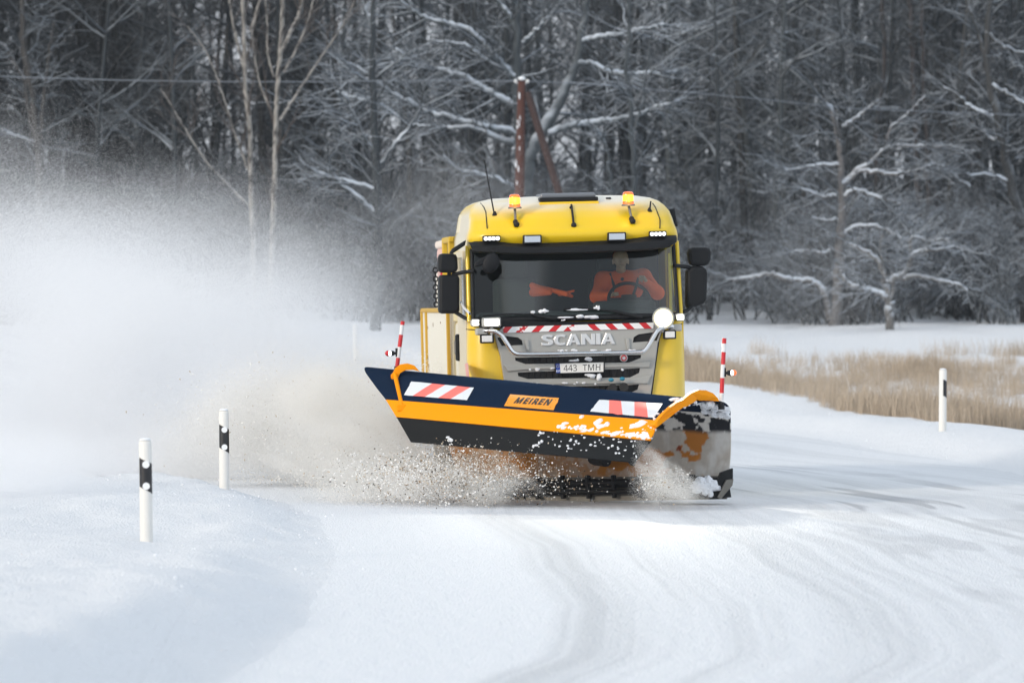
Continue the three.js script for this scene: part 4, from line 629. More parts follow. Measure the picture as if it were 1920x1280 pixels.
  mirror(rounded(1291, 1335, 463, 498, 10, 1.5).map(([x, y]) => [x, y]), [[1289, 507], [1300, 498.5], [1318, 499], [1326, 505], [1328, 512], [1326, 560], [1321, 569], [1306, 575], [1291, 577], [1288, 570]], [[[1309, 495, -0.3], [1309, 502, -0.3]], [[1264, 497, -0.12], [1285, 500, -0.22], [1298, 503, -0.3]], [[1300, 571, -0.3], [1290, 581, -0.26], [1281, 585, -0.2]]], -0.22);
  add('kerb_mirror', plate([[843, 474], [848, 466], [870, 452], [874, 450], [872, 460], [860, 468], [848, 476]], -0.2, 0.08, { bevel: 0.02 }), M.plastic);
  { const m = add('front_mirror', plate([[889, 499], [891, 492], [905, 483], [920, 475], [927, 478], [926, 485], [912, 494], [895, 500]], 0.06, 0.06, { bevel: 0.02 }), M.plastic); add('mirror_disc', new THREE.SphereGeometry(0.105, 20, 14).scale(0.9, 1.15, 0.4).rotateZ(-0.5).translate(...T(920, 493, 0.1).toArray()), M.plastic, m); add('mirror_arm', rod(T(925, 478, 0.1), T(930, 465, 0.02), 0.012), M.black, m); }
  for (const [x, y, w, h] of [[883, 580, 4.5, 15], [1273, 567, 5, 13]]) add('pillar_cover', plate([[x - w, y - h], [x + w, y - h], [x + w, y + h], [x - w, y + h * 0.9]], -0.35, 0.2, { bevel: 0.02 }), M.plastic);
  add('grab_rail', tubeOf([TX(864, 566, -1.27), TX(870, 577, -1.29), TX(881, 588, -1.27)], 0.014, 8, 16), M.white);
  // wheels
  const wheel = (x, z, r) => { const side = Math.sign(x), w = add('wheel', new THREE.TorusGeometry(r * 0.76, r * 0.24, 14, 36).scale(1, 1, 1.35).rotateY(Math.PI / 2).translate(x, r, z), M.rubber); add('rim', merged([new THREE.CylinderGeometry(r * 0.58, r * 0.58, 0.2, 28).rotateZ(Math.PI / 2).translate(x, r, z), new THREE.CylinderGeometry(0.12, 0.14, 0.1, 20).rotateZ(Math.PI / 2).translate(x + side * 0.13, r, z)]), M.steel, w); };
  for (const s of [-1, 1]) { wheel(s * 1.05, -1.35, 0.5); wheel(s * 1.02, -5.0, 0.5); wheel(s * 1.02, -6.3, 0.5); add('mudguard', new THREE.TorusGeometry(0.58, 0.05, 8, 24, Math.PI).scale(1, 1, 3).rotateY(Math.PI / 2).translate(s * 1.13, 0.52, -1.35), M.plastic); }
  add('chassis', merged([rbox(-0.45, -0.35, 0.6, 0.88, -7.2, -0.1), rbox(0.35, 0.45, 0.6, 0.88, -7.2, -0.1), rbox(-1.0, 1.0, 0.42, 0.58, -1.42, -1.28), rbox(-1.0, 1.0, 0.42, 0.58, -5.07, -4.93), rbox(-1.0, 1.0, 0.42, 0.58, -6.37, -6.23)]), M.dark);
  // load bed and salt hopper
  {
    const x = -1.275, p0 = TX(850, 700, x), zf = -2.45, zb = -6.9;
    const bed = add('load_bed', merged([rbox(-1.23, 1.23, 0.95, 1.12, zb, zf, 0.02), rbox(-1.23, 1.23, 1.12, 2.15, zf - 0.06, zf, 0.015), rbox(1.19, 1.25, 1.12, 2.1, zb, zf, 0.015), rbox(-1.23, 1.23, 1.12, 2.1, zb, zb + 0.06, 0.015)]), M.cream);
    add('side_board', rbox(-1.262, -1.205, 1.12, 2.12, zb, zf, 0.012), std([0.74, 0.71, 0.62], 0.7), bed);
    for (const z of [zf - 0.02, zb + 0.85, zb + 0.08]) add('stake', rbox(-1.29, -1.21, 1.0, 2.14, z - 0.07, z + 0.02, 0.012), M.frame, bed);
    add('bed_rail', rbox(-1.285, -1.2, 2.105, 2.16, zb, zf + 0.01, 0.015), M.frame, bed); add('bed_rail', rbox(-1.285, -1.2, 1.0, 1.08, zb, zf + 0.01, 0.015), std([0.45, 0.38, 0.26], 0.8), bed);
    seed(44); const st = []; for (let i = 0; i < 26; i++) { const z = rr(zf - 3.6, zf), y = rnd() < 0.6 ? rr(1.06, 1.14) : rr(1.2, 2.1); st.push(rbox(-1.2665, -1.262, y - rr(0.008, 0.05), y + 0.008, z - rr(0.01, 0.05), z + 0.01, 0.002)); } tag(add('rust_stain', merged(st), M.rust, bed), null, null, null, 'stuff');
    const hop = add('salt_hopper', merged([rbox(-1.12, 1.12, 2.1, 2.62, -6.4, -2.9, 0.06), rbox(-1.22, -0.7, 2.16, 2.34, -3.9, -2.95, 0.02)]), std([0.70, 0.68, 0.62], 0.7));
    add('hopper_frame', merged([rbox(-1.24, -1.16, 2.1, 2.98, -2.62, -2.54), rbox(1.16, 1.24, 2.1, 2.98, -2.62, -2.54), rbox(-1.24, 1.24, 2.93, 3.0, -2.62, -2.54), rbox(-1.24, -1.17, 2.93, 3.0, -3.6, -2.5), rbox(-1.24, -1.17, 2.1, 2.98, -3.6, -3.53)]), std([0.62, 0.40, 0.02], 0.55), hop);
    add('tank', rbox(-1.2, -0.72, 2.4, 2.9, -5.0, -3.7, 0.06), std([0.70, 0.45, 0.40], 0.6), hop); add('tank_lid', rbox(-1.22, -0.7, 2.88, 2.98, -5.02, -3.68, 0.04), std([0.76, 0.66, 0.58], 0.6), hop);
    add('marker_light', rbox(-1.26, -1.2, 2.5, 2.62, -3.72, -3.62, 0.02), M.red, hop);
    add('chain', merged(Array.from({ length: 9 }, (_, i) => new THREE.TorusGeometry(0.03, 0.009, 6, 12).rotateY(i % 2 ? 1.57 : 0.3).translate(-1.25, 2.62 - i * 0.052, -4.6))), M.dark, hop);
  }
}
// ------------------------------------------------------------------ the driver, the jacket on the other seat
{
  // a body as smooth-joined tapered capsules, meshed on a grid
  function blob(bones, cell, k = 0.03, pad = 0.06) {
    const lo = V(1e9, 1e9, 1e9), hi = V(-1e9, -1e9, -1e9); for (const [a, b, ra, rb] of bones) for (const [p, r] of [[a, ra], [b, rb]]) { lo.min(p.clone().addScalar(-r - pad)); hi.max(p.clone().addScalar(r + pad)); }
    const c = lo.clone().add(hi).multiplyScalar(0.5), half = Math.max(hi.x - lo.x, hi.y - lo.y, hi.z - lo.z) / 2, n = Math.min(110, Math.ceil(2 * half / cell));
    const mc = new MarchingCubes(n, new THREE.MeshStandardMaterial(), false, false, 120000); mc.isolation = 0; const h = mc.halfsize, p = V(), ab = V(), ap = V();
    for (let z = 0; z < n; z++) for (let y = 0; y < n; y++) for (let x = 0; x < n; x++) {
      p.set((x - h) / h, (y - h) / h, (z - h) / h).multiplyScalar(half).add(c); let d = 1e3;
      for (const [a, b, ra, rb] of bones) { ab.subVectors(b, a); ap.subVectors(p, a); const t = clamp(ap.dot(ab) / Math.max(1e-9, ab.lengthSq())), e = ap.addScaledVector(ab, -t).length() - lerp(ra, rb, t), m = Math.max(k - Math.abs(d - e), 0) / k; d = Math.min(d, e) - m * m * k * 0.25; }
      mc.field[x + y * n + z * n * n] = -d;
    }
    mc.update(); const g = new THREE.BufferGeometry(); g.setAttribute('position', new THREE.BufferAttribute(mc.positionArray.slice(0, mc.count * 3), 3)); g.setAttribute('normal', new THREE.BufferAttribute(mc.normalArray.slice(0, mc.count * 3), 3));
    return g.scale(half, half, half).translate(c.x, c.y, c.z);
  }
  const head = T(1164, 488, -1.08), hip = V(0.56, 1.92, -1.28), chest = T(1168, 540, -1.2), neck = T(1165, 514, -1.14), sL = T(1131, 524, -1.14), sR = T(1206, 519, -1.14), wheelTop = T(1206, 524, -0.82), eR = T(1233, 549, -0.98), eL = T(1119, 556, -1.0), hL = T(1152, 553, -0.80);
  const P = rig('person', 'person in an orange jacket at the steering wheel, one hand on top of the rim', 'person', hip);
  const wr = eR.clone().lerp(wheelTop, 0.8), wl = eL.clone().lerp(hL, 0.8);
  const seatKnee = (s) => V(0.56 + s * 0.14, 1.96, -0.86), foot = (s) => V(0.56 + s * 0.13, 1.5, -0.55);
  const headBones = [[head.clone().add(V(0, 0.035, -0.015)), head.clone().add(V(0, 0.03, -0.04)), 0.088, 0.085], [head.clone().add(V(0, -0.03, 0.012)), head.clone().add(V(0, -0.085, 0.035)), 0.066, 0.045], [head.clone().add(V(0, 0.005, 0.085)), head.clone().add(V(0, -0.028, 0.105)), 0.012, 0.016], [head.clone().add(V(-0.085, 0, -0.015)), head.clone().add(V(-0.087, -0.035, -0.01)), 0.014, 0.01], [head.clone().add(V(0.085, 0, -0.015)), head.clone().add(V(0.087, -0.035, -0.01)), 0.014, 0.01], [head.clone().add(V(-0.03, -0.064, 0.082)), head.clone().add(V(0.03, -0.064, 0.082)), 0.008, 0.008], [head.clone().add(V(0, -0.1, -0.01)), neck.clone().add(V(0, -0.02, 0)), 0.056, 0.06]];
  const fingers = (tip, dir, across) => { const b = [[tip.clone().addScaledVector(dir, -0.085), tip.clone().addScaledVector(across, -0.022).addScaledVector(dir, -0.02), 0.03, 0.021], [tip.clone().addScaledVector(dir, -0.085), tip.clone().addScaledVector(across, 0.024).addScaledVector(dir, -0.02), 0.028, 0.02]]; for (let i = 0; i < 4; i++) { const k = tip.clone().addScaledVector(across, (i - 1.5) * 0.021).addScaledVector(V(0, 1, 0), 0.018), l = [0.8, 1, 0.95, 0.75][i], m = k.clone().addScaledVector(dir, 0.03 * l).add(V(0, 0.004, 0)), e = m.clone().add(V(0, -0.028 * l, 0.016)); b.push([tip.clone().addScaledVector(across, (i - 1.5) * 0.02), k, 0.010, 0.0095], [k, m, 0.0095, 0.009], [m, e, 0.009, 0.0075]); } b.push([tip.clone().addScaledVector(across, -0.03).addScaledVector(dir, -0.06), tip.clone().addScaledVector(across, -0.05).addScaledVector(dir, -0.01), 0.014, 0.0095], [tip.clone().addScaledVector(across, -0.05).addScaledVector(dir, -0.01), tip.clone().addScaledVector(across, -0.04).addScaledVector(dir, 0.025), 0.0095, 0.0085]); return b; };
  const dR = wheelTop.clone().sub(wr).normalize(), dL = hL.clone().sub(wl).normalize(), up = V(0, 1, 0);
  const body = P.add('body', merged([blob(headBones, 0.006, 0.02), blob([[wr, wheelTop.clone().addScaledVector(dR, -0.06), 0.034, 0.032], ...fingers(wheelTop, dR, up.clone().cross(dR).normalize())], 0.004, 0.008, 0.02), blob([[wl, hL.clone().addScaledVector(dL, -0.06), 0.034, 0.032], ...fingers(hL, dL, up.clone().cross(dL).normalize().negate())], 0.004, 0.008, 0.02)]), M.skin);
  P.add('jacket', blob([[hip.clone().add(V(-0.06, 0, 0)), hip.clone().add(V(0.06, 0, 0)), 0.17, 0.17], [hip, chest, 0.17, 0.17], [chest.clone().add(V(-0.09, 0, 0)), chest.clone().add(V(0.09, 0, 0)), 0.15, 0.15], [chest, neck.clone().add(V(0, -0.06, 0)), 0.15, 0.1], [sL, sR, 0.085, 0.085], [sL, eL, 0.09, 0.07], [eL, wl, 0.068, 0.048], [sR, eR, 0.09, 0.07], [eR, wr, 0.068, 0.048]], 0.014, 0.06), M.hivis, body);
  P.add('hood', blob([[neck.clone().add(V(-0.07, 0.0, -0.02)), neck.clone().add(V(0.0, -0.06, 0.09)), 0.035, 0.025], [neck.clone().add(V(0.07, 0.0, -0.02)), neck.clone().add(V(0.0, -0.06, 0.09)), 0.035, 0.025], [head.clone().add(V(0, 0.0, -0.09)), head.clone().add(V(0, -0.1, -0.09)), 0.08, 0.08]], 0.012, 0.03), M.cloth, body);
  P.add('hair', blob([[head.clone().add(V(0, 0.07, -0.03)), head.clone().add(V(0, 0.05, -0.06)), 0.075, 0.085]], 0.01, 0.02), std([0.42, 0.05, 0.03], 0.9), body);
  P.add('braces', merged([tubeOf([sL.clone().lerp(neck, 0.35).add(V(0, 0.05, 0.06)), chest.clone().add(V(-0.12, 0.02, 0.165)), hip.clone().add(V(-0.12, 0.1, 0.19))], 0.016, 6, 16), tubeOf([sR.clone().lerp(neck, 0.2).add(V(0, 0.05, 0.06)), chest.clone().add(V(0.14, 0.02, 0.165)), hip.clone().add(V(0.12, 0.1, 0.19))], 0.016, 6, 16)]), M.cloth, body);
  P.add('trousers', blob([[hip.clone().add(V(-0.1, -0.02, 0)), seatKnee(-1), 0.11, 0.08], [seatKnee(-1), foot(-1), 0.075, 0.05], [hip.clone().add(V(0.1, -0.02, 0)), seatKnee(1), 0.11, 0.08], [seatKnee(1), foot(1), 0.075, 0.05]], 0.02, 0.04), M.cloth, body);
  const o = T(1035, 545, -1.05), J = rig('jacket', 'orange work jacket lying crumpled on the passenger seat behind the windscreen', 'jacket', o);
  const at = (x, y, z) => T(x, y, z);
  J.add('cloth', merged([blob([[at(998, 535, -1.0), at(1020, 545, -0.95), 0.035, 0.045], [at(1000, 548, -1.0), at(1030, 548, -0.92), 0.05, 0.035], [at(1015, 538, -1.0), at(1062, 551, -0.9), 0.02, 0.03], [at(1050, 552, -0.95), at(1076, 545, -0.95), 0.02, 0.012], [at(1040, 546, -0.95), at(1072, 555, -0.95), 0.02, 0.02]], 0.01, 0.02)]), M.hivis);
}
// ------------------------------------------------------------------ the front plough
{
  const O = V(0, 0, 1.6), plough = rig('snow_plough', 'wide slanted snow plough blade with navy hood and orange band in front of the truck', 'snow plough', O), add = plough.add;
  // cross sections at the right and left end: [pixel x, pixel y, metres in front of the truck]
  const R = [[1366, 935, 2.70], [1367, 892, 2.68], [1370, 845, 2.60], [1370, 795, 2.62], [1366, 763, 2.78], [1330, 752, 3.10], [1284, 766, 3.45], [1238, 793, 3.76], [1222, 826, 3.92], [1191, 868, 4.05]].map((a) => T(...a));
  const L = [[866, 944, 0.50], [858, 896, 0.46], [840, 838, 0.38], [795, 775, 0.42], [728, 704, 0.72], [684, 691, 1.05], [702, 722, 1.45], [725.5, 752.5, 1.75], [744, 781, 1.90], [772, 829, 2.05]].map((a) => T(...a));
  const cR = new THREE.CatmullRomCurve3(R, false, 'centripetal'), cL = new THREE.CatmullRomCurve3(L, false, 'centripetal');
  const on = (t, s) => cL.getPoint(s / 9).lerp(cR.getPoint(s / 9), t);           // t along the blade, s up the section (0 edge .. 9 flap tip)
  const strip = (s0, s1, n, m = 30, t0 = 0, t1 = 1) => Array.from({ length: n + 1 }, (_, i) => Array.from({ length: m + 1 }, (_, j) => on(lerp(t0, t1, j / m), lerp(s0, s1, i / n))));
  // find the place on the hood that a pixel of the photograph shows
  const toPx = (p) => { const q = p.clone().applyMatrix4(truckPose.matrixWorld).applyMatrix4(camera.matrixWorldInverse); return [CX - F * q.x / q.z, CY + F * q.y / q.z]; };
  const find = (px, py, s0 = 5, s1 = 9) => { let b = [0.5, 7], step = 0.5, bs = (s1 - s0) / 2, best = 1e9; b[1] = (s0 + s1) / 2; for (let it = 0; it < 26; it++) { let nb = b; for (const dt of [-1, 0, 1]) for (const ds of [-1, 0, 1]) { const t = b[0] + dt * step, s = clamp(b[1] + ds * bs, s0, s1), q = toPx(on(t, s)), e = Math.hypot(q[0] - px, q[1] - py); if (e < best - 1e-6) { best = e; nb = [t, s]; } } if (nb === b) { step *= 0.6; bs *= 0.6; } b = nb; } return b; };
  const normal = (t, s) => { const a = on(t + 0.01, s).sub(on(t - 0.01, s)), c = on(t, s + 0.05).sub(on(t, s - 0.05)); return a.cross(c).normalize(); };
  const face = toPx(on(0.5, 8)) && normal(0.5, 8).z > 0 ? 1 : -1;
  const lift = (px, py, h = 0.012) => { const [t, s] = find(px, py); return on(t, s).addScaledVector(normal(t, s), face * h); };
  // mould board: orange where it is bare, grey-white snow packed on the rest
  const spot = find(1288, 832, 1, 3.5), spotRed = find(1268, 828, 1, 3.5), near = (q, u, v, a, b) => Math.exp(-(((u - q[0]) / a) ** 2) - ((v - (q[1] - 1) / 2.5) / b) ** 2);
  const dirty = (p, n, u, v) => {
    const k = fbm(p.x * 3.4 + 1, p.y * 4.2, p.z * 3.4, 6), f = fbm(p.x * 22, p.y * 22, p.z * 9, 3), bare = smooth(0.02, 0.15, 1.5 * k + 0.2 * f - 0.14 + 0.8 * near(spot, u, v, 0.05, 0.36) + 0.3 * smooth(0.985, 1, u) * smooth(0.5, 0.62, v)) * 0.95, low = smooth(0.05, -0.25, f + k * 0.8);
    const snow = [0.76 + 0.1 * f, 0.74 + 0.1 * f, 0.70 + 0.1 * f], or = [0.70, 0.25, 0.004], red = [0.26, 0.02, 0.02];
    let c = snow.map((a, i) => lerp(a, or[i], bare)); const rd = 0.85 * smooth(0.42, 0.55, near(spotRed, u, v, 0.02, 0.2) + 0.4 * fbm(p.x * 9 + 9, p.y * 9, p.z * 9, 3)) * bare; c = c.map((a, i) => lerp(a, red[i], rd));
    const grime = smooth(-0.1, 0.35, fbm(p.x * 7, p.y * 3, p.z * 7 + 4, 4) + 0.5 * smooth(0.95, 0.84, u)) * 0.65; c = c.map((a, i) => lerp(a, a * [0.62, 0.54, 0.46][i], grime));
    const top = smooth(0.62, 0.7, v + 0.05 * k); if (top > 0) { const w = smooth(0.06, 0.13, fbm(p.x * 9, p.y * 11 + 3, p.z * 9, 5) + 0.1 * f); c = c.map((a, i) => lerp(a, lerp([0.010, 0.012, 0.018][i], snow[i], w), top)); }
    return u < 0.75 ? c.map((a, i) => lerp(a, [0.45, 0.17, 0.015][i], 0.75 * (1 - smooth(0.55, 0.75, u)) * (1 - 0.5 * low))) : c;
  };
  const board = new THREE.MeshPhysicalMaterial({ vertexColors: true, roughness: 0.8 });
  const flip = face < 0;
  add('mould_board', sheet(strip(1, 3.5, 50, 300), 0.012, dirty, flip), board);
  const sooty = (p, n, u, v) => { const k = fbm(p.x * 5, p.y * 6, p.z * 5, 4); return smooth(0.12, 0.2, k + 0.35 * (smooth(0.93, 1, u)) - 0.22 + 0.25 * smooth(0.4, 0.9, v)) > 0.5 && u > 0.9 ? [0.62, 0.63, 0.65] : [0.012, 0.018, 0.032]; };
  add('hood', sheet(strip(3.5, 7, 26, 60), 0.014, null, flip), M.navy);
  add('orange_band', sheet(strip(6.98, 8.05, 6, 40).map((r) => r.map((p) => p.clone().addScaledVector(normal(0.5, 7.5), face * 0.012))), 0.02, null, flip), M.orange);
  add('rubber_apron', sheet(strip(8, 9, 8, 40), 0.016, null, flip), std([0.010, 0.0115, 0.013], 0.7, { specularIntensity: 0.3 }));
  add('wear_blade', sheet(strip(0.1, 1, 4, 30), 0.03, null, flip), M.steel);
  for (let i = 0; i < 4; i++) { const t0 = i / 4 + 0.004, t1 = (i + 1) / 4 - 0.004; add('cutting_edge', sheet(strip(0, 0.32, 2, 6, t0, t1).map((r) => r.map((p) => p.clone().add(V(-0.02, 0, 0.03)))), 0.03, null, flip), M.steel); }
  // lower carrying beams and the black edge section that shows under the spray
  add('edge_carrier', merged([rod(on(0.1, 0.75).add(V(-0.03, 0, 0.05)), on(0.985, 0.75).add(V(-0.03, 0, 0.05)), 0.05, 0.05, 8), rod(on(0.1, 0.4).add(V(-0.05, 0, 0.09)), on(0.8, 0.4).add(V(-0.05, 0, 0.09)), 0.03, 0.03, 8)]), M.black);
  { const l = []; for (let i = 0; i < 9; i++) { const t = 0.12 + i * 0.095; l.push(rod(on(t, 1.05).add(V(-0.04, 0, 0.05)), on(t, 0.15).add(V(-0.05, 0, 0.09)), 0.035, 0.03, 6)); } add('edge_spring', merged(l), M.black); }
  // the right end shoe
  { const s = add('end_shoe', plate([[1352, 886], [1375, 878], [1375, 905], [1369, 914], [1372, 932], [1330, 936], [1338, 925]], 2.72, 0.12, { bevel: 0.01 }), M.black); add('shoe_plate', plate([[1376, 898], [1374, 910], [1352, 936], [1346, 932], [1362, 899]], 2.86, 0.05, { bevel: 0.008 }), M.steel, s); add('runner', new THREE.CylinderGeometry(0.09, 0.09, 0.1, 18).rotateZ(1.57).translate(...T(1322, 918, 2.8).toArray()), M.rubber, s); }
  // orange bands that carry the hood, a fin at either end
  const fin = (z, px, th) => plate(px, z, th, { bevel: 0.006 });
  { const b = add('support_arm', fin(1.42, [[739, 716], [733, 709], [733, 702], [737, 699], [741, 690], [751, 683], [764, 681], [777, 685], [787, 696.5], [775, 693], [760, 694], [750, 700], [746, 709]], 0.05), M.orange);
    const a = lift(742, 707, 0.05), c = lift(757, 764, 0.035); add('strut', merged([rod(a, c, 0.026, 0.022, 8), rbox(c.x - 0.06, c.x + 0.04, c.y - 0.05, c.y + 0.02, c.z - 0.03, c.z + 0.02, 0.01)]), M.orange, b); }
  { const pts = [[1220, 797], [1228, 787], [1240, 774], [1252, 763], [1266, 753], [1276, 749], [1283, 743], [1292, 736], [1305, 731], [1318, 731.5], [1331, 737], [1340, 746], [1343, 752], [1325, 751], [1305, 751], [1302, 748], [1295, 754], [1282, 762], [1276, 763], [1258, 776], [1240, 790], [1226, 801]];
    // the fin follows the curve of the hood: its outline is bent from the band up to the crest
    const zOf = (x) => lerp(3.86, 3.05, smooth(1220, 1335, x)), P = pts.map(([x, y]) => T(x, y, zOf(x))), pos = [], sh = new THREE.Shape(P.map((p) => new THREE.Vector2(p.x, p.y))), tri = THREE.ShapeUtils.triangulateShape(P.map((p) => new THREE.Vector2(p.x, p.y)), []);
    const f = (p, k) => p.clone().add(V(0.02, 0, 0.03).multiplyScalar(k)); for (const [a, b, c] of tri) { for (const q of [f(P[a], 1.5), f(P[b], 1.5), f(P[c], 1.5), f(P[a], 0), f(P[c], 0), f(P[b], 0)]) pos.push(q.x, q.y, q.z); }
    for (let i = 0; i < P.length; i++) { const a = P[i], b = P[(i + 1) % P.length]; for (const q of [f(a, 0), f(b, 0), f(b, 1.5), f(a, 0), f(b, 1.5), f(a, 1.5)]) pos.push(q.x, q.y, q.z); }
    add('support_arm', geoFrom(pos), M.orange); }
  // striped reflectors, the maker's plate, bolts
  const stripe = (m) => canvasTex(256, 64, (c, w, h) => { c.fillStyle = '#dfe4ea'; c.fillRect(0, 0, w, h); c.fillStyle = '#ff776c'; for (const x of m ? [58, 160] : [72, 176]) { c.beginPath(); if (m) { c.moveTo(x - 18, 0); c.lineTo(x + 30, 0); c.lineTo(x + 72, h); c.lineTo(x + 18, h); } else { c.moveTo(x + 12, 0); c.lineTo(x + 66, 0); c.lineTo(x + 14, h); c.lineTo(x - 36, h); } c.fill(); } });
  const decal = (c, h, tex, name, rough = 0.5, emit) => { // a thin board that follows the hood
    const n = 6, m = 14, rows = []; for (let i = 0; i <= n; i++) { const r = []; for (let j = 0; j <= m; j++) { const u = j / m, v = i / n, x = lerp(lerp(c[0][0], c[1][0], u), lerp(c[3][0], c[2][0], u), v), y = lerp(lerp(c[0][1], c[1][1], u), lerp(c[3][1], c[2][1], u), v); r.push(lift(x, y, h)); } rows.push(r); }
    const pos = [], uv = [], idx = []; rows.forEach((r, i) => r.forEach((p, j) => { pos.push(p.x, p.y, p.z); uv.push(j / m, 1 - i / n); })); for (let i = 0; i < n; i++) for (let j = 0; j < m; j++) { const a = i * (m + 1) + j; idx.push(a, a + m + 1, a + m + 2, a, a + m + 2, a + 1); }
    return add(name, geoFrom(pos, idx, null, uv), std([1, 1, 1], rough, { map: tex, side: THREE.DoubleSide }));
  };
  decal([[772, 718], [889, 729.8], [876, 753], [758, 743.5]], 0.022, stripe(false), 'reflector_panel');
  decal([[1124, 752.5], [1243, 760], [1227, 786.5], [1107, 774.5]], 0.022, stripe(true), 'reflector_panel');
  decal([[957, 742.5], [1049, 749.5], [1039, 772], [946, 764]], 0.022, canvasTex(512, 120, (c, w, h) => { c.fillStyle = '#f39a05'; c.fillRect(0, 0, w, h); c.fillStyle = '#141210'; c.font = 'bold 82px sans-serif'; c.strokeStyle = '#141210'; c.lineWidth = 5; c.save(); c.transform(1.12, -0.02, -0.32, 1, 72, 84); let x = 0; for (const ch of 'MEIREN') { if (ch === 'I') { c.fillRect(x + 4, -60, 17, 60); x += 30; } else { c.fillText(ch, x, 0); c.strokeText(ch, x, 0); x += c.measureText(ch).width + 5; } } c.restore(); for (const [x, y] of [[22, 92], [34, 20], [484, 24], [462, 96]]) { c.fillStyle = '#b06a10'; c.beginPath(); c.arc(x, y, 5, 0, 7); c.fill(); } }), 'name_plate');
  for (let i = 0; i < 13; i++) for (const k of [0, 1]) { const [t, s] = [0.02 + i * 0.079 + k * 0.035, k ? 7.86 : 7.42], p = on(t, s).addScaledVector(normal(0.5, 7.5), face * 0.014), g = new THREE.CylinderGeometry(0.011, 0.013, 0.014, 8); g.applyQuaternion(new THREE.Quaternion().setFromUnitVectors(V(0, 1, 0), normal(0.5, 7.5).multiplyScalar(face))); add('bolt', g.translate(p.x, p.y, p.z), M.steel); }
  // edge guides: red and white sticks, each with its own little lamp
  const stick = (a, b, cuts, lamp, lit, side) => {
    const g = add('marker_pole', rod(a.clone().add(V(0, -0.06, 0)), a.clone().add(V(0, 0.02, 0)), 0.035, 0.03, 14), M.black);
    cuts.forEach(([u, v, c]) => add(c === 'r' ? 'red_sleeve' : 'white_sleeve', rod(a.clone().lerp(b, u), a.clone().lerp(b, v), 0.0235, 0.0235, 14), c === 'r' ? M.red : M.white, g));
    const m = a.clone().lerp(b, lamp); add('lamp_arm', merged([rod(m, m.clone().add(V(side * 0.08, 0, 0.0)), 0.016, 0.016), rod(m.clone().add(V(side * 0.02, -0.04, 0)), m.clone().add(V(side * 0.02, 0.055, 0)), 0.018), new THREE.CylinderGeometry(0.032, 0.026, 0.05, 14).rotateZ(side * -1.57).translate(m.x + side * 0.075, m.y, m.z)]), M.black, g);
    add('marker_lamp', ball(m.clone().add(V(side * 0.118, 0, 0.0)), 0.032, 1.1, 1, 1), lit ? M.amber : M.red, g); add('marker_lamp', ball(m.clone().add(V(side * 0.1, 0, 0.012)), 0.029, 0.8, 1, 1), M.lampSoft, g);
  };
  const zr = 2.95, zl = 0.95;
  stick(T(1352.5, 757, zr), T(1358.5, 634, zr), [[0.05, 0.165, 'w'], [0.165, 0.395, 'r'], [0.395, 0.60, 'w'], [0.60, 0.79, 'r'], [0.79, 0.92, 'w'], [0.92, 1, 'r']], 0.47, true, 1);
  stick(T(744, 690, zl), T(755, 602, zl), [[0, 0.22, 'r'], [0.22, 0.45, 'w'], [0.45, 0.71, 'r'], [0.71, 0.92, 'w'], [0.92, 1, 'r']], 0.32, false, -1);
  // push frame between blade and lorry
  add('push_frame', merged([rod(V(-0.4, 0.5, 0.0), V(0.1, 0.45, 1.9), 0.06), rod(V(0.4, 0.5, 0.0), V(0.4, 0.45, 1.9), 0.06), rod(V(-0.5, 0.55, 0.12), V(0.5, 0.55, 0.12), 0.08), rod(on(0.15, 2).add(V(0.03, 0, -0.1)), on(0.9, 2).add(V(0.03, 0, -0.1)), 0.06)]), M.dark);
  for (let i = 0; i < 5; i++) add('board_rib', sheet([0, 1].map((k) => Array.from({ length: 12 }, (_, j) => on(0.1 + 0.2 * i, 1 + j * 0.38).add(V(k * 0.08 * 0.55, 0, -k * 0.1 - 0.03)))), 0.012), M.orange);
  // snow sticking to band, hood and inside the right end
  seed(19); const lumps = [];
  const stickSnow = (px, py, a, b, c) => { const p = lift(px, py, 0.02); lumps.push(lumpOf(p, a, b, c, lumps.length * 1.3)); };
  for (let i = 0; i < 64; i++) { const x = Math.min(1220, lerp(1052, 1226, Math.pow(rnd(), 0.8))), y = lerp(803, 823, (x - 1045) / 175) - Math.abs(gauss()) * 8 + 2; stickSnow(x, y, rr(0.012, 0.055), rr(0.01, 0.026), 0.02); }
  for (const [x, y, a, b] of [[1205, 800, 0.075, 0.05], [1190, 803, 0.05, 0.035], [1124, 796, 0.05, 0.05], [1130, 803, 0.07, 0.03], [1140, 800, 0.04, 0.04], [1092, 786, 0.03, 0.03], [1065, 796, 0.06, 0.02], [1212, 818, 0.06, 0.03], [1185, 818, 0.07, 0.028]]) stickSnow(x, y, a, b, 0.025);
  for (let i = 0; i < 60; i++) { const x = rr(1010, 1215), y = rr(0, 1) * 36 + lerp(805, 828, (x - 1045) / 175); if (x < 1200) stickSnow(x, Math.min(y, 860), rr(0.004, 0.016), rr(0.004, 0.014), 0.01); }
  for (const [x, y] of [[845, 823], [842, 820], [848, 826], [1013, 832], [1008, 836], [1002, 838], [1018, 829], [1110, 836], [1150, 838]]) stickSnow(x, y, rr(0.012, 0.026), rr(0.01, 0.02), 0.012);
  for (let i = 0; i < 70; i++) { const t = rr(0.955, 1), s = rr(5.3, 7.9), p = on(t, s).addScaledVector(normal(t, s), face * 0.015); lumps.push(lumpOf(p, rr(0.008, 0.035), rr(0.006, 0.02), 0.018, i)); }
  for (let i = 0; i < 70; i++) { const t = rr(0.0, 0.9), p = on(t, rr(4.6, 4.95)).add(V(0, 0.006, 0)); lumps.push(lumpOf(p, rr(0.015, 0.06), rr(0.003, 0.007), 0.02, i)); }
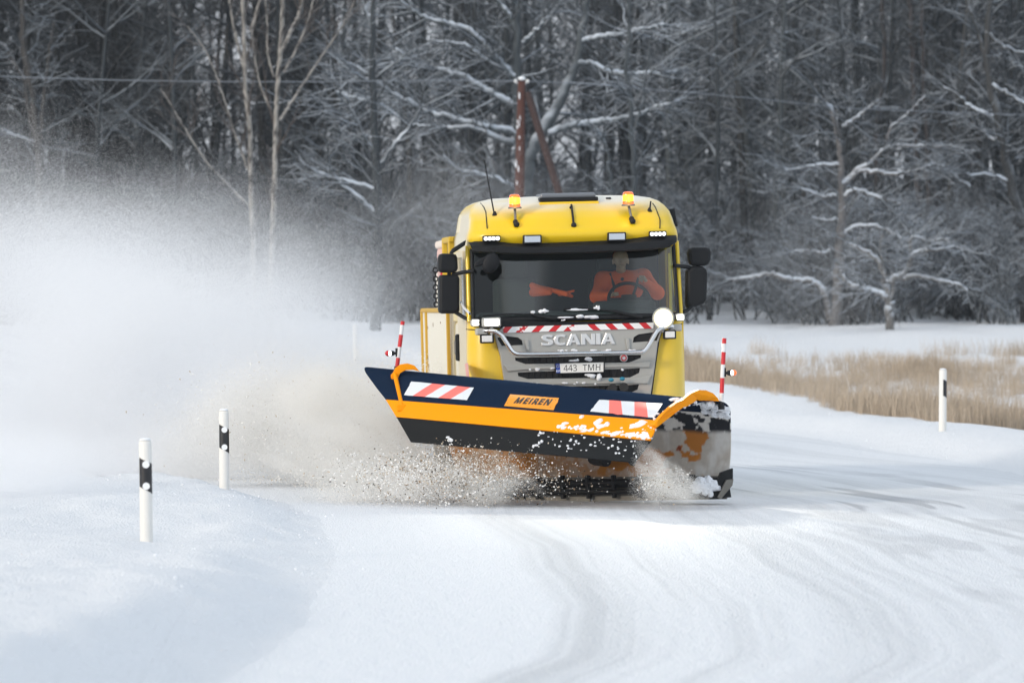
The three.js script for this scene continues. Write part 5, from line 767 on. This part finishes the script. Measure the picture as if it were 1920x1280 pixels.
  for (let i = 0; i < 10; i++) lumps.push(lumpOf(T(1262 + i * 2.4, 750 + rr(-2, 2), 3.2), 0.04, 0.02, 0.04, i));
  for (let i = 0; i < 26; i++) lumps.push(lumpOf(T(1322 + gauss() * 14, 914 + gauss() * 9, 2.86), rr(0.03, 0.085), rr(0.02, 0.06), 0.05, i));
  // snow stuck inside the curl at the right end
  for (let i = 0; i < 60; i++) { const t = rr(0.93, 1), s = rr(3.4, 5.0), p = on(t, s).addScaledVector(normal(t, s), -0.03 * face); lumps.push(lumpOf(p, rr(0.01, 0.05), rr(0.01, 0.04), rr(0.01, 0.03), i)); }
  tag(add('clinging_snow', merged(lumps), plainSnow), null, null, null, 'stuff');
}
// ------------------------------------------------------------------ the snow that the plough throws up
{
  // a puff: a few thousand grains of snow; a cloud: many puffs, each turned and stretched on its own
  function puffGeo(n, r0, r1, spread) {
    const pos = new Float32Array(n * 36), c = [[1, 1, 1], [1, -1, -1], [-1, 1, -1], [-1, -1, 1]].map((v) => V(...v).normalize()), q = new THREE.Quaternion(), e = new THREE.Euler(); let o = 0;
    for (let i = 0; i < n; i++) {
      let p; do p = V(rr(-1, 1), rr(-1, 1), rr(-1, 1)); while (p.lengthSq() > 1 || rnd() > Math.pow(1 - p.lengthSq(), spread));
      const r = lerp(r0, r1, Math.pow(rnd(), 2)); q.setFromEuler(e.set(rr(0, 6), rr(0, 6), rr(0, 6)));
      const v = c.map((k) => k.clone().multiplyScalar(r).applyQuaternion(q).add(p));
      for (const [a, b, d] of [[0, 1, 2], [0, 3, 1], [0, 2, 3], [1, 3, 2]]) for (const k of [a, b, d]) { pos[o++] = v[k].x; pos[o++] = v[k].y; pos[o++] = v[k].z; }
    }
    const g = new THREE.BufferGeometry(); g.setAttribute('position', new THREE.BufferAttribute(pos, 3)); g.computeVertexNormals(); return g;
  }
  const cloud = (name, geos, mat, label, cat, blobs, tint) => geos.forEach((geo, v) => {
    const list = [];
    blobs.forEach((b, k) => { seed(1000 + k * 17 + v * 7); const n = Math.round(b.n / geos.length); for (let i = 0; i < n; i++) {
      let x, y; do { x = rr(-1, 1); y = rr(-1, 1); } while (x * x + y * y > 1 || rnd() > Math.pow(1 - x * x - y * y, b.core ?? 0.35) * (b.s > 0.45 ? smooth(-0.3, 0.25, fbm((b.px + x * b.rx) / 130 + (b.py + y * b.ry) / 160, (b.py + y * b.ry) / 75 - (b.px + x * b.rx) / 300, b.d * 0.15, 3)) : 1));
      const d = b.d + gauss() * (b.dd ?? 3), p = W(b.px + x * b.rx, b.py + y * b.ry, d), s = b.s * rr(0.7, 1.3), g = groundAt(p.x, p.z) + 0.1; if (p.y < g) p.y = g + rnd() * (b.d > 100 ? 3 : 0.25);
      list.push([p, V(s * (b.sx ?? 1.3), s * rr(0.6, 1), s), b.tilt ?? 0, b.c ?? 1]);
    } });
    const m = new THREE.InstancedMesh(geo, mat, list.length), M = new THREE.Matrix4(), q = new THREE.Quaternion(), q2 = new THREE.Quaternion();
    list.forEach(([p, s, t], i) => { q2.setFromEuler(new THREE.Euler(0, 0, t + rr(-0.25, 0.25))); q.setFromEuler(new THREE.Euler(rr(0, 6), rr(-0.4, 0.4) + (rnd() < 0.5 ? Math.PI : 0), 0)); m.setMatrixAt(i, M.compose(p, q2.multiply(q), s)); });
    m.name = numbered(name); shadows(m); scene.add(m); tag(m, label, cat, null, 'stuff');
  });
  const air = std([0.965, 0.97, 0.98], 1, { transmission: 0.62, specularIntensity: 0 }), sand = std([0.95, 0.94, 0.92], 1, { transmission: 0.55, specularIntensity: 0 });
  seed(300); const fine = puffGeo(16000, 0.0016, 0.0032, 0.9), wisp = puffGeo(26000, 0.0007, 0.0013, 1.2);
  cloud('snow_dust', [fine], air, 'high white cloud of powder snow blown up left of the truck', 'snow dust', [
    { px: 40, py: 660, rx: 380, ry: 180, d: 70, dd: 4, n: 92, s: 1.25, core: 0.5 },
    { px: 280, py: 660, rx: 320, ry: 120, d: 67, dd: 3, n: 76, s: 1.05, core: 0.5 },
    { px: 60, py: 800, rx: 420, ry: 130, d: 66, dd: 2, n: 80, s: 0.9, core: 0.3 },
    { px: 380, py: 810, rx: 250, ry: 100, d: 65, dd: 2, n: 56, s: 0.75, core: 0.3 },
    { px: 440, py: 630, rx: 190, ry: 65, d: 71, dd: 3, n: 20, s: 0.9, core: 0.6 },
    { px: 520, py: 700, rx: 170, ry: 55, d: 65, dd: 2, n: 36, s: 0.6, core: 0.4 },
    { px: 120, py: 905, rx: 300, ry: 40, d: 60.5, dd: 1.2, n: 40, s: 0.5, core: 0.3 }, { px: 20, py: 915, rx: 230, ry: 50, d: 53, dd: 1.5, n: 60, s: 0.5, core: 0.6 },
  ]);
  cloud('snow_veil', [wisp], air, 'thin drifting veil of powder snow above and right of the snow cloud', 'snow veil', [
    { px: 40, py: 560, rx: 330, ry: 150, d: 73, dd: 4, n: 95, s: 1.6, core: 1.0 },
    { px: -20, py: 450, rx: 380, ry: 150, d: 74, dd: 4, n: 40, s: 1.9, core: 1.2 },
    { px: 320, py: 540, rx: 300, ry: 130, d: 72, dd: 4, n: 75, s: 1.6, core: 0.9 },
    { px: 520, py: 600, rx: 190, ry: 90, d: 71, dd: 4, n: 75, s: 1.3, core: 0.8 },
    { px: 1000, py: 540, rx: 1150, ry: 150, d: 113, dd: 5, n: 20, s: 3, core: 0.6 },
    { px: 830, py: 380, rx: 60, ry: 70, d: 66, dd: 1, n: 5, s: 0.8, core: 0.7 },
  ]);
  seed(301); const coarse = puffGeo(5000, 0.004, 0.012, 0.8);
  cloud('snow_spray', [coarse], std([0.945, 0.94, 0.93], 1, { transmission: 0.55, specularIntensity: 0 }), 'pale snow spray thrown out left of the plough towards the road posts', 'snow spray', [
    { px: 590, py: 800, rx: 190, ry: 105, d: 61.2, dd: 0.7, n: 60, s: 0.5, tilt: 0.3, core: 0.3 },
    { px: 450, py: 850, rx: 180, ry: 75, d: 63.5, dd: 0.6, n: 34, s: 0.5, core: 0.3 },
  ]);
  cloud('snow_spray', [coarse], sand, 'sandy beige snow spray bursting from under the plough', 'snow spray', [
    { px: 720, py: 870, rx: 150, ry: 62, d: 56.2, dd: 0.7, n: 26, s: 0.36, tilt: 0.35, core: 0.2 },
    { px: 700, py: 850, rx: 190, ry: 70, d: 57, dd: 1.1, n: 150, s: 0.10, sx: 3.6, tilt: -0.55, core: 0.2 },
    { px: 860, py: 905, rx: 150, ry: 34, d: 55, dd: 0.5, n: 70, s: 0.07, sx: 3.6, tilt: -0.4, core: 0.2 },
    { px: 640, py: 770, rx: 120, ry: 60, d: 59, dd: 0.8, n: 50, s: 0.11, sx: 3.6, tilt: -0.7, core: 0.2 },
    { px: 1240, py: 895, rx: 45, ry: 40, d: 53.7, dd: 0.2, n: 22, s: 0.05, sx: 3.6, tilt: -0.75, core: 0.2 },
    { px: 650, py: 740, rx: 100, ry: 50, d: 58.8, dd: 0.6, n: 16, s: 0.4, tilt: 0.3 },
    { px: 860, py: 922, rx: 150, ry: 18, d: 54.8, dd: 0.5, n: 15, s: 0.22, core: 0.2 },
    { px: 1258, py: 920, rx: 55, ry: 14, d: 53.7, dd: 0.3, n: 14, s: 0.15, tilt: -0.4, core: 0.2 }, { px: 1240, py: 900, rx: 26, ry: 24, d: 53.7, dd: 0.2, n: 9, s: 0.15, tilt: -0.8 },
    { px: 1220, py: 865, rx: 24, ry: 45, d: 53.8, dd: 0.2, n: 7, s: 0.14, tilt: -0.8 },
  ]);
  // lumps and sand grains flung out of the spray
  seed(302); const n = 20000, lump = new THREE.IcosahedronGeometry(1, 0), im = new THREE.InstancedMesh(lump, std([1, 1, 1], 0.95), n), M = new THREE.Matrix4(), q = new THREE.Quaternion(), C = new THREE.Color();
  for (let i = 0; i < n; i++) {
    const k = rnd(), z = k < 0.40 ? [630 + gauss() * 180, 835 + gauss() * 90, 60.6 + gauss() * 1] : k < 0.84 ? [840 + gauss() * 170, 893 + gauss() * 44, 54.8 + gauss() * 0.8] : k < 0.86 ? [1240 + gauss() * 50, 905 + gauss() * 30, 53.6 + gauss() * 0.4] : [560 + gauss() * 230, 780 + gauss() * 90, 61.5 + gauss() * 1];
    const p = W(...z), g = groundAt(p.x, p.z) + 0.02; if (p.y < g) p.y = g + rnd() * 0.12;
    const s = 0.0025 + 0.0075 * Math.pow(rnd(), 3), t = rnd(), dk = smooth(560, 900, z[0]), c = t < lerp(0.9, 0.46, dk) ? [0.84, 0.83, 0.81] : t < lerp(0.99, 0.74, dk) ? [0.55, 0.47, 0.37] : t < 0.93 ? [0.28, 0.20, 0.13] : [0.08, 0.065, 0.05];
    M.compose(p, q.setFromEuler(new THREE.Euler(rr(0, 6), rr(0, 6), 0.4)), V(s * rr(0.8, 2.2), s * rr(0.6, 1.1), s)); im.setMatrixAt(i, M); im.setColorAt(i, C.setRGB(...c));
  }
  im.name = 'snow_lumps'; shadows(im); scene.add(im); tag(im, 'flying lumps of snow and brown sand in front of the blade', 'snow lumps', null, 'stuff');
}
renderer.render(scene, camera);
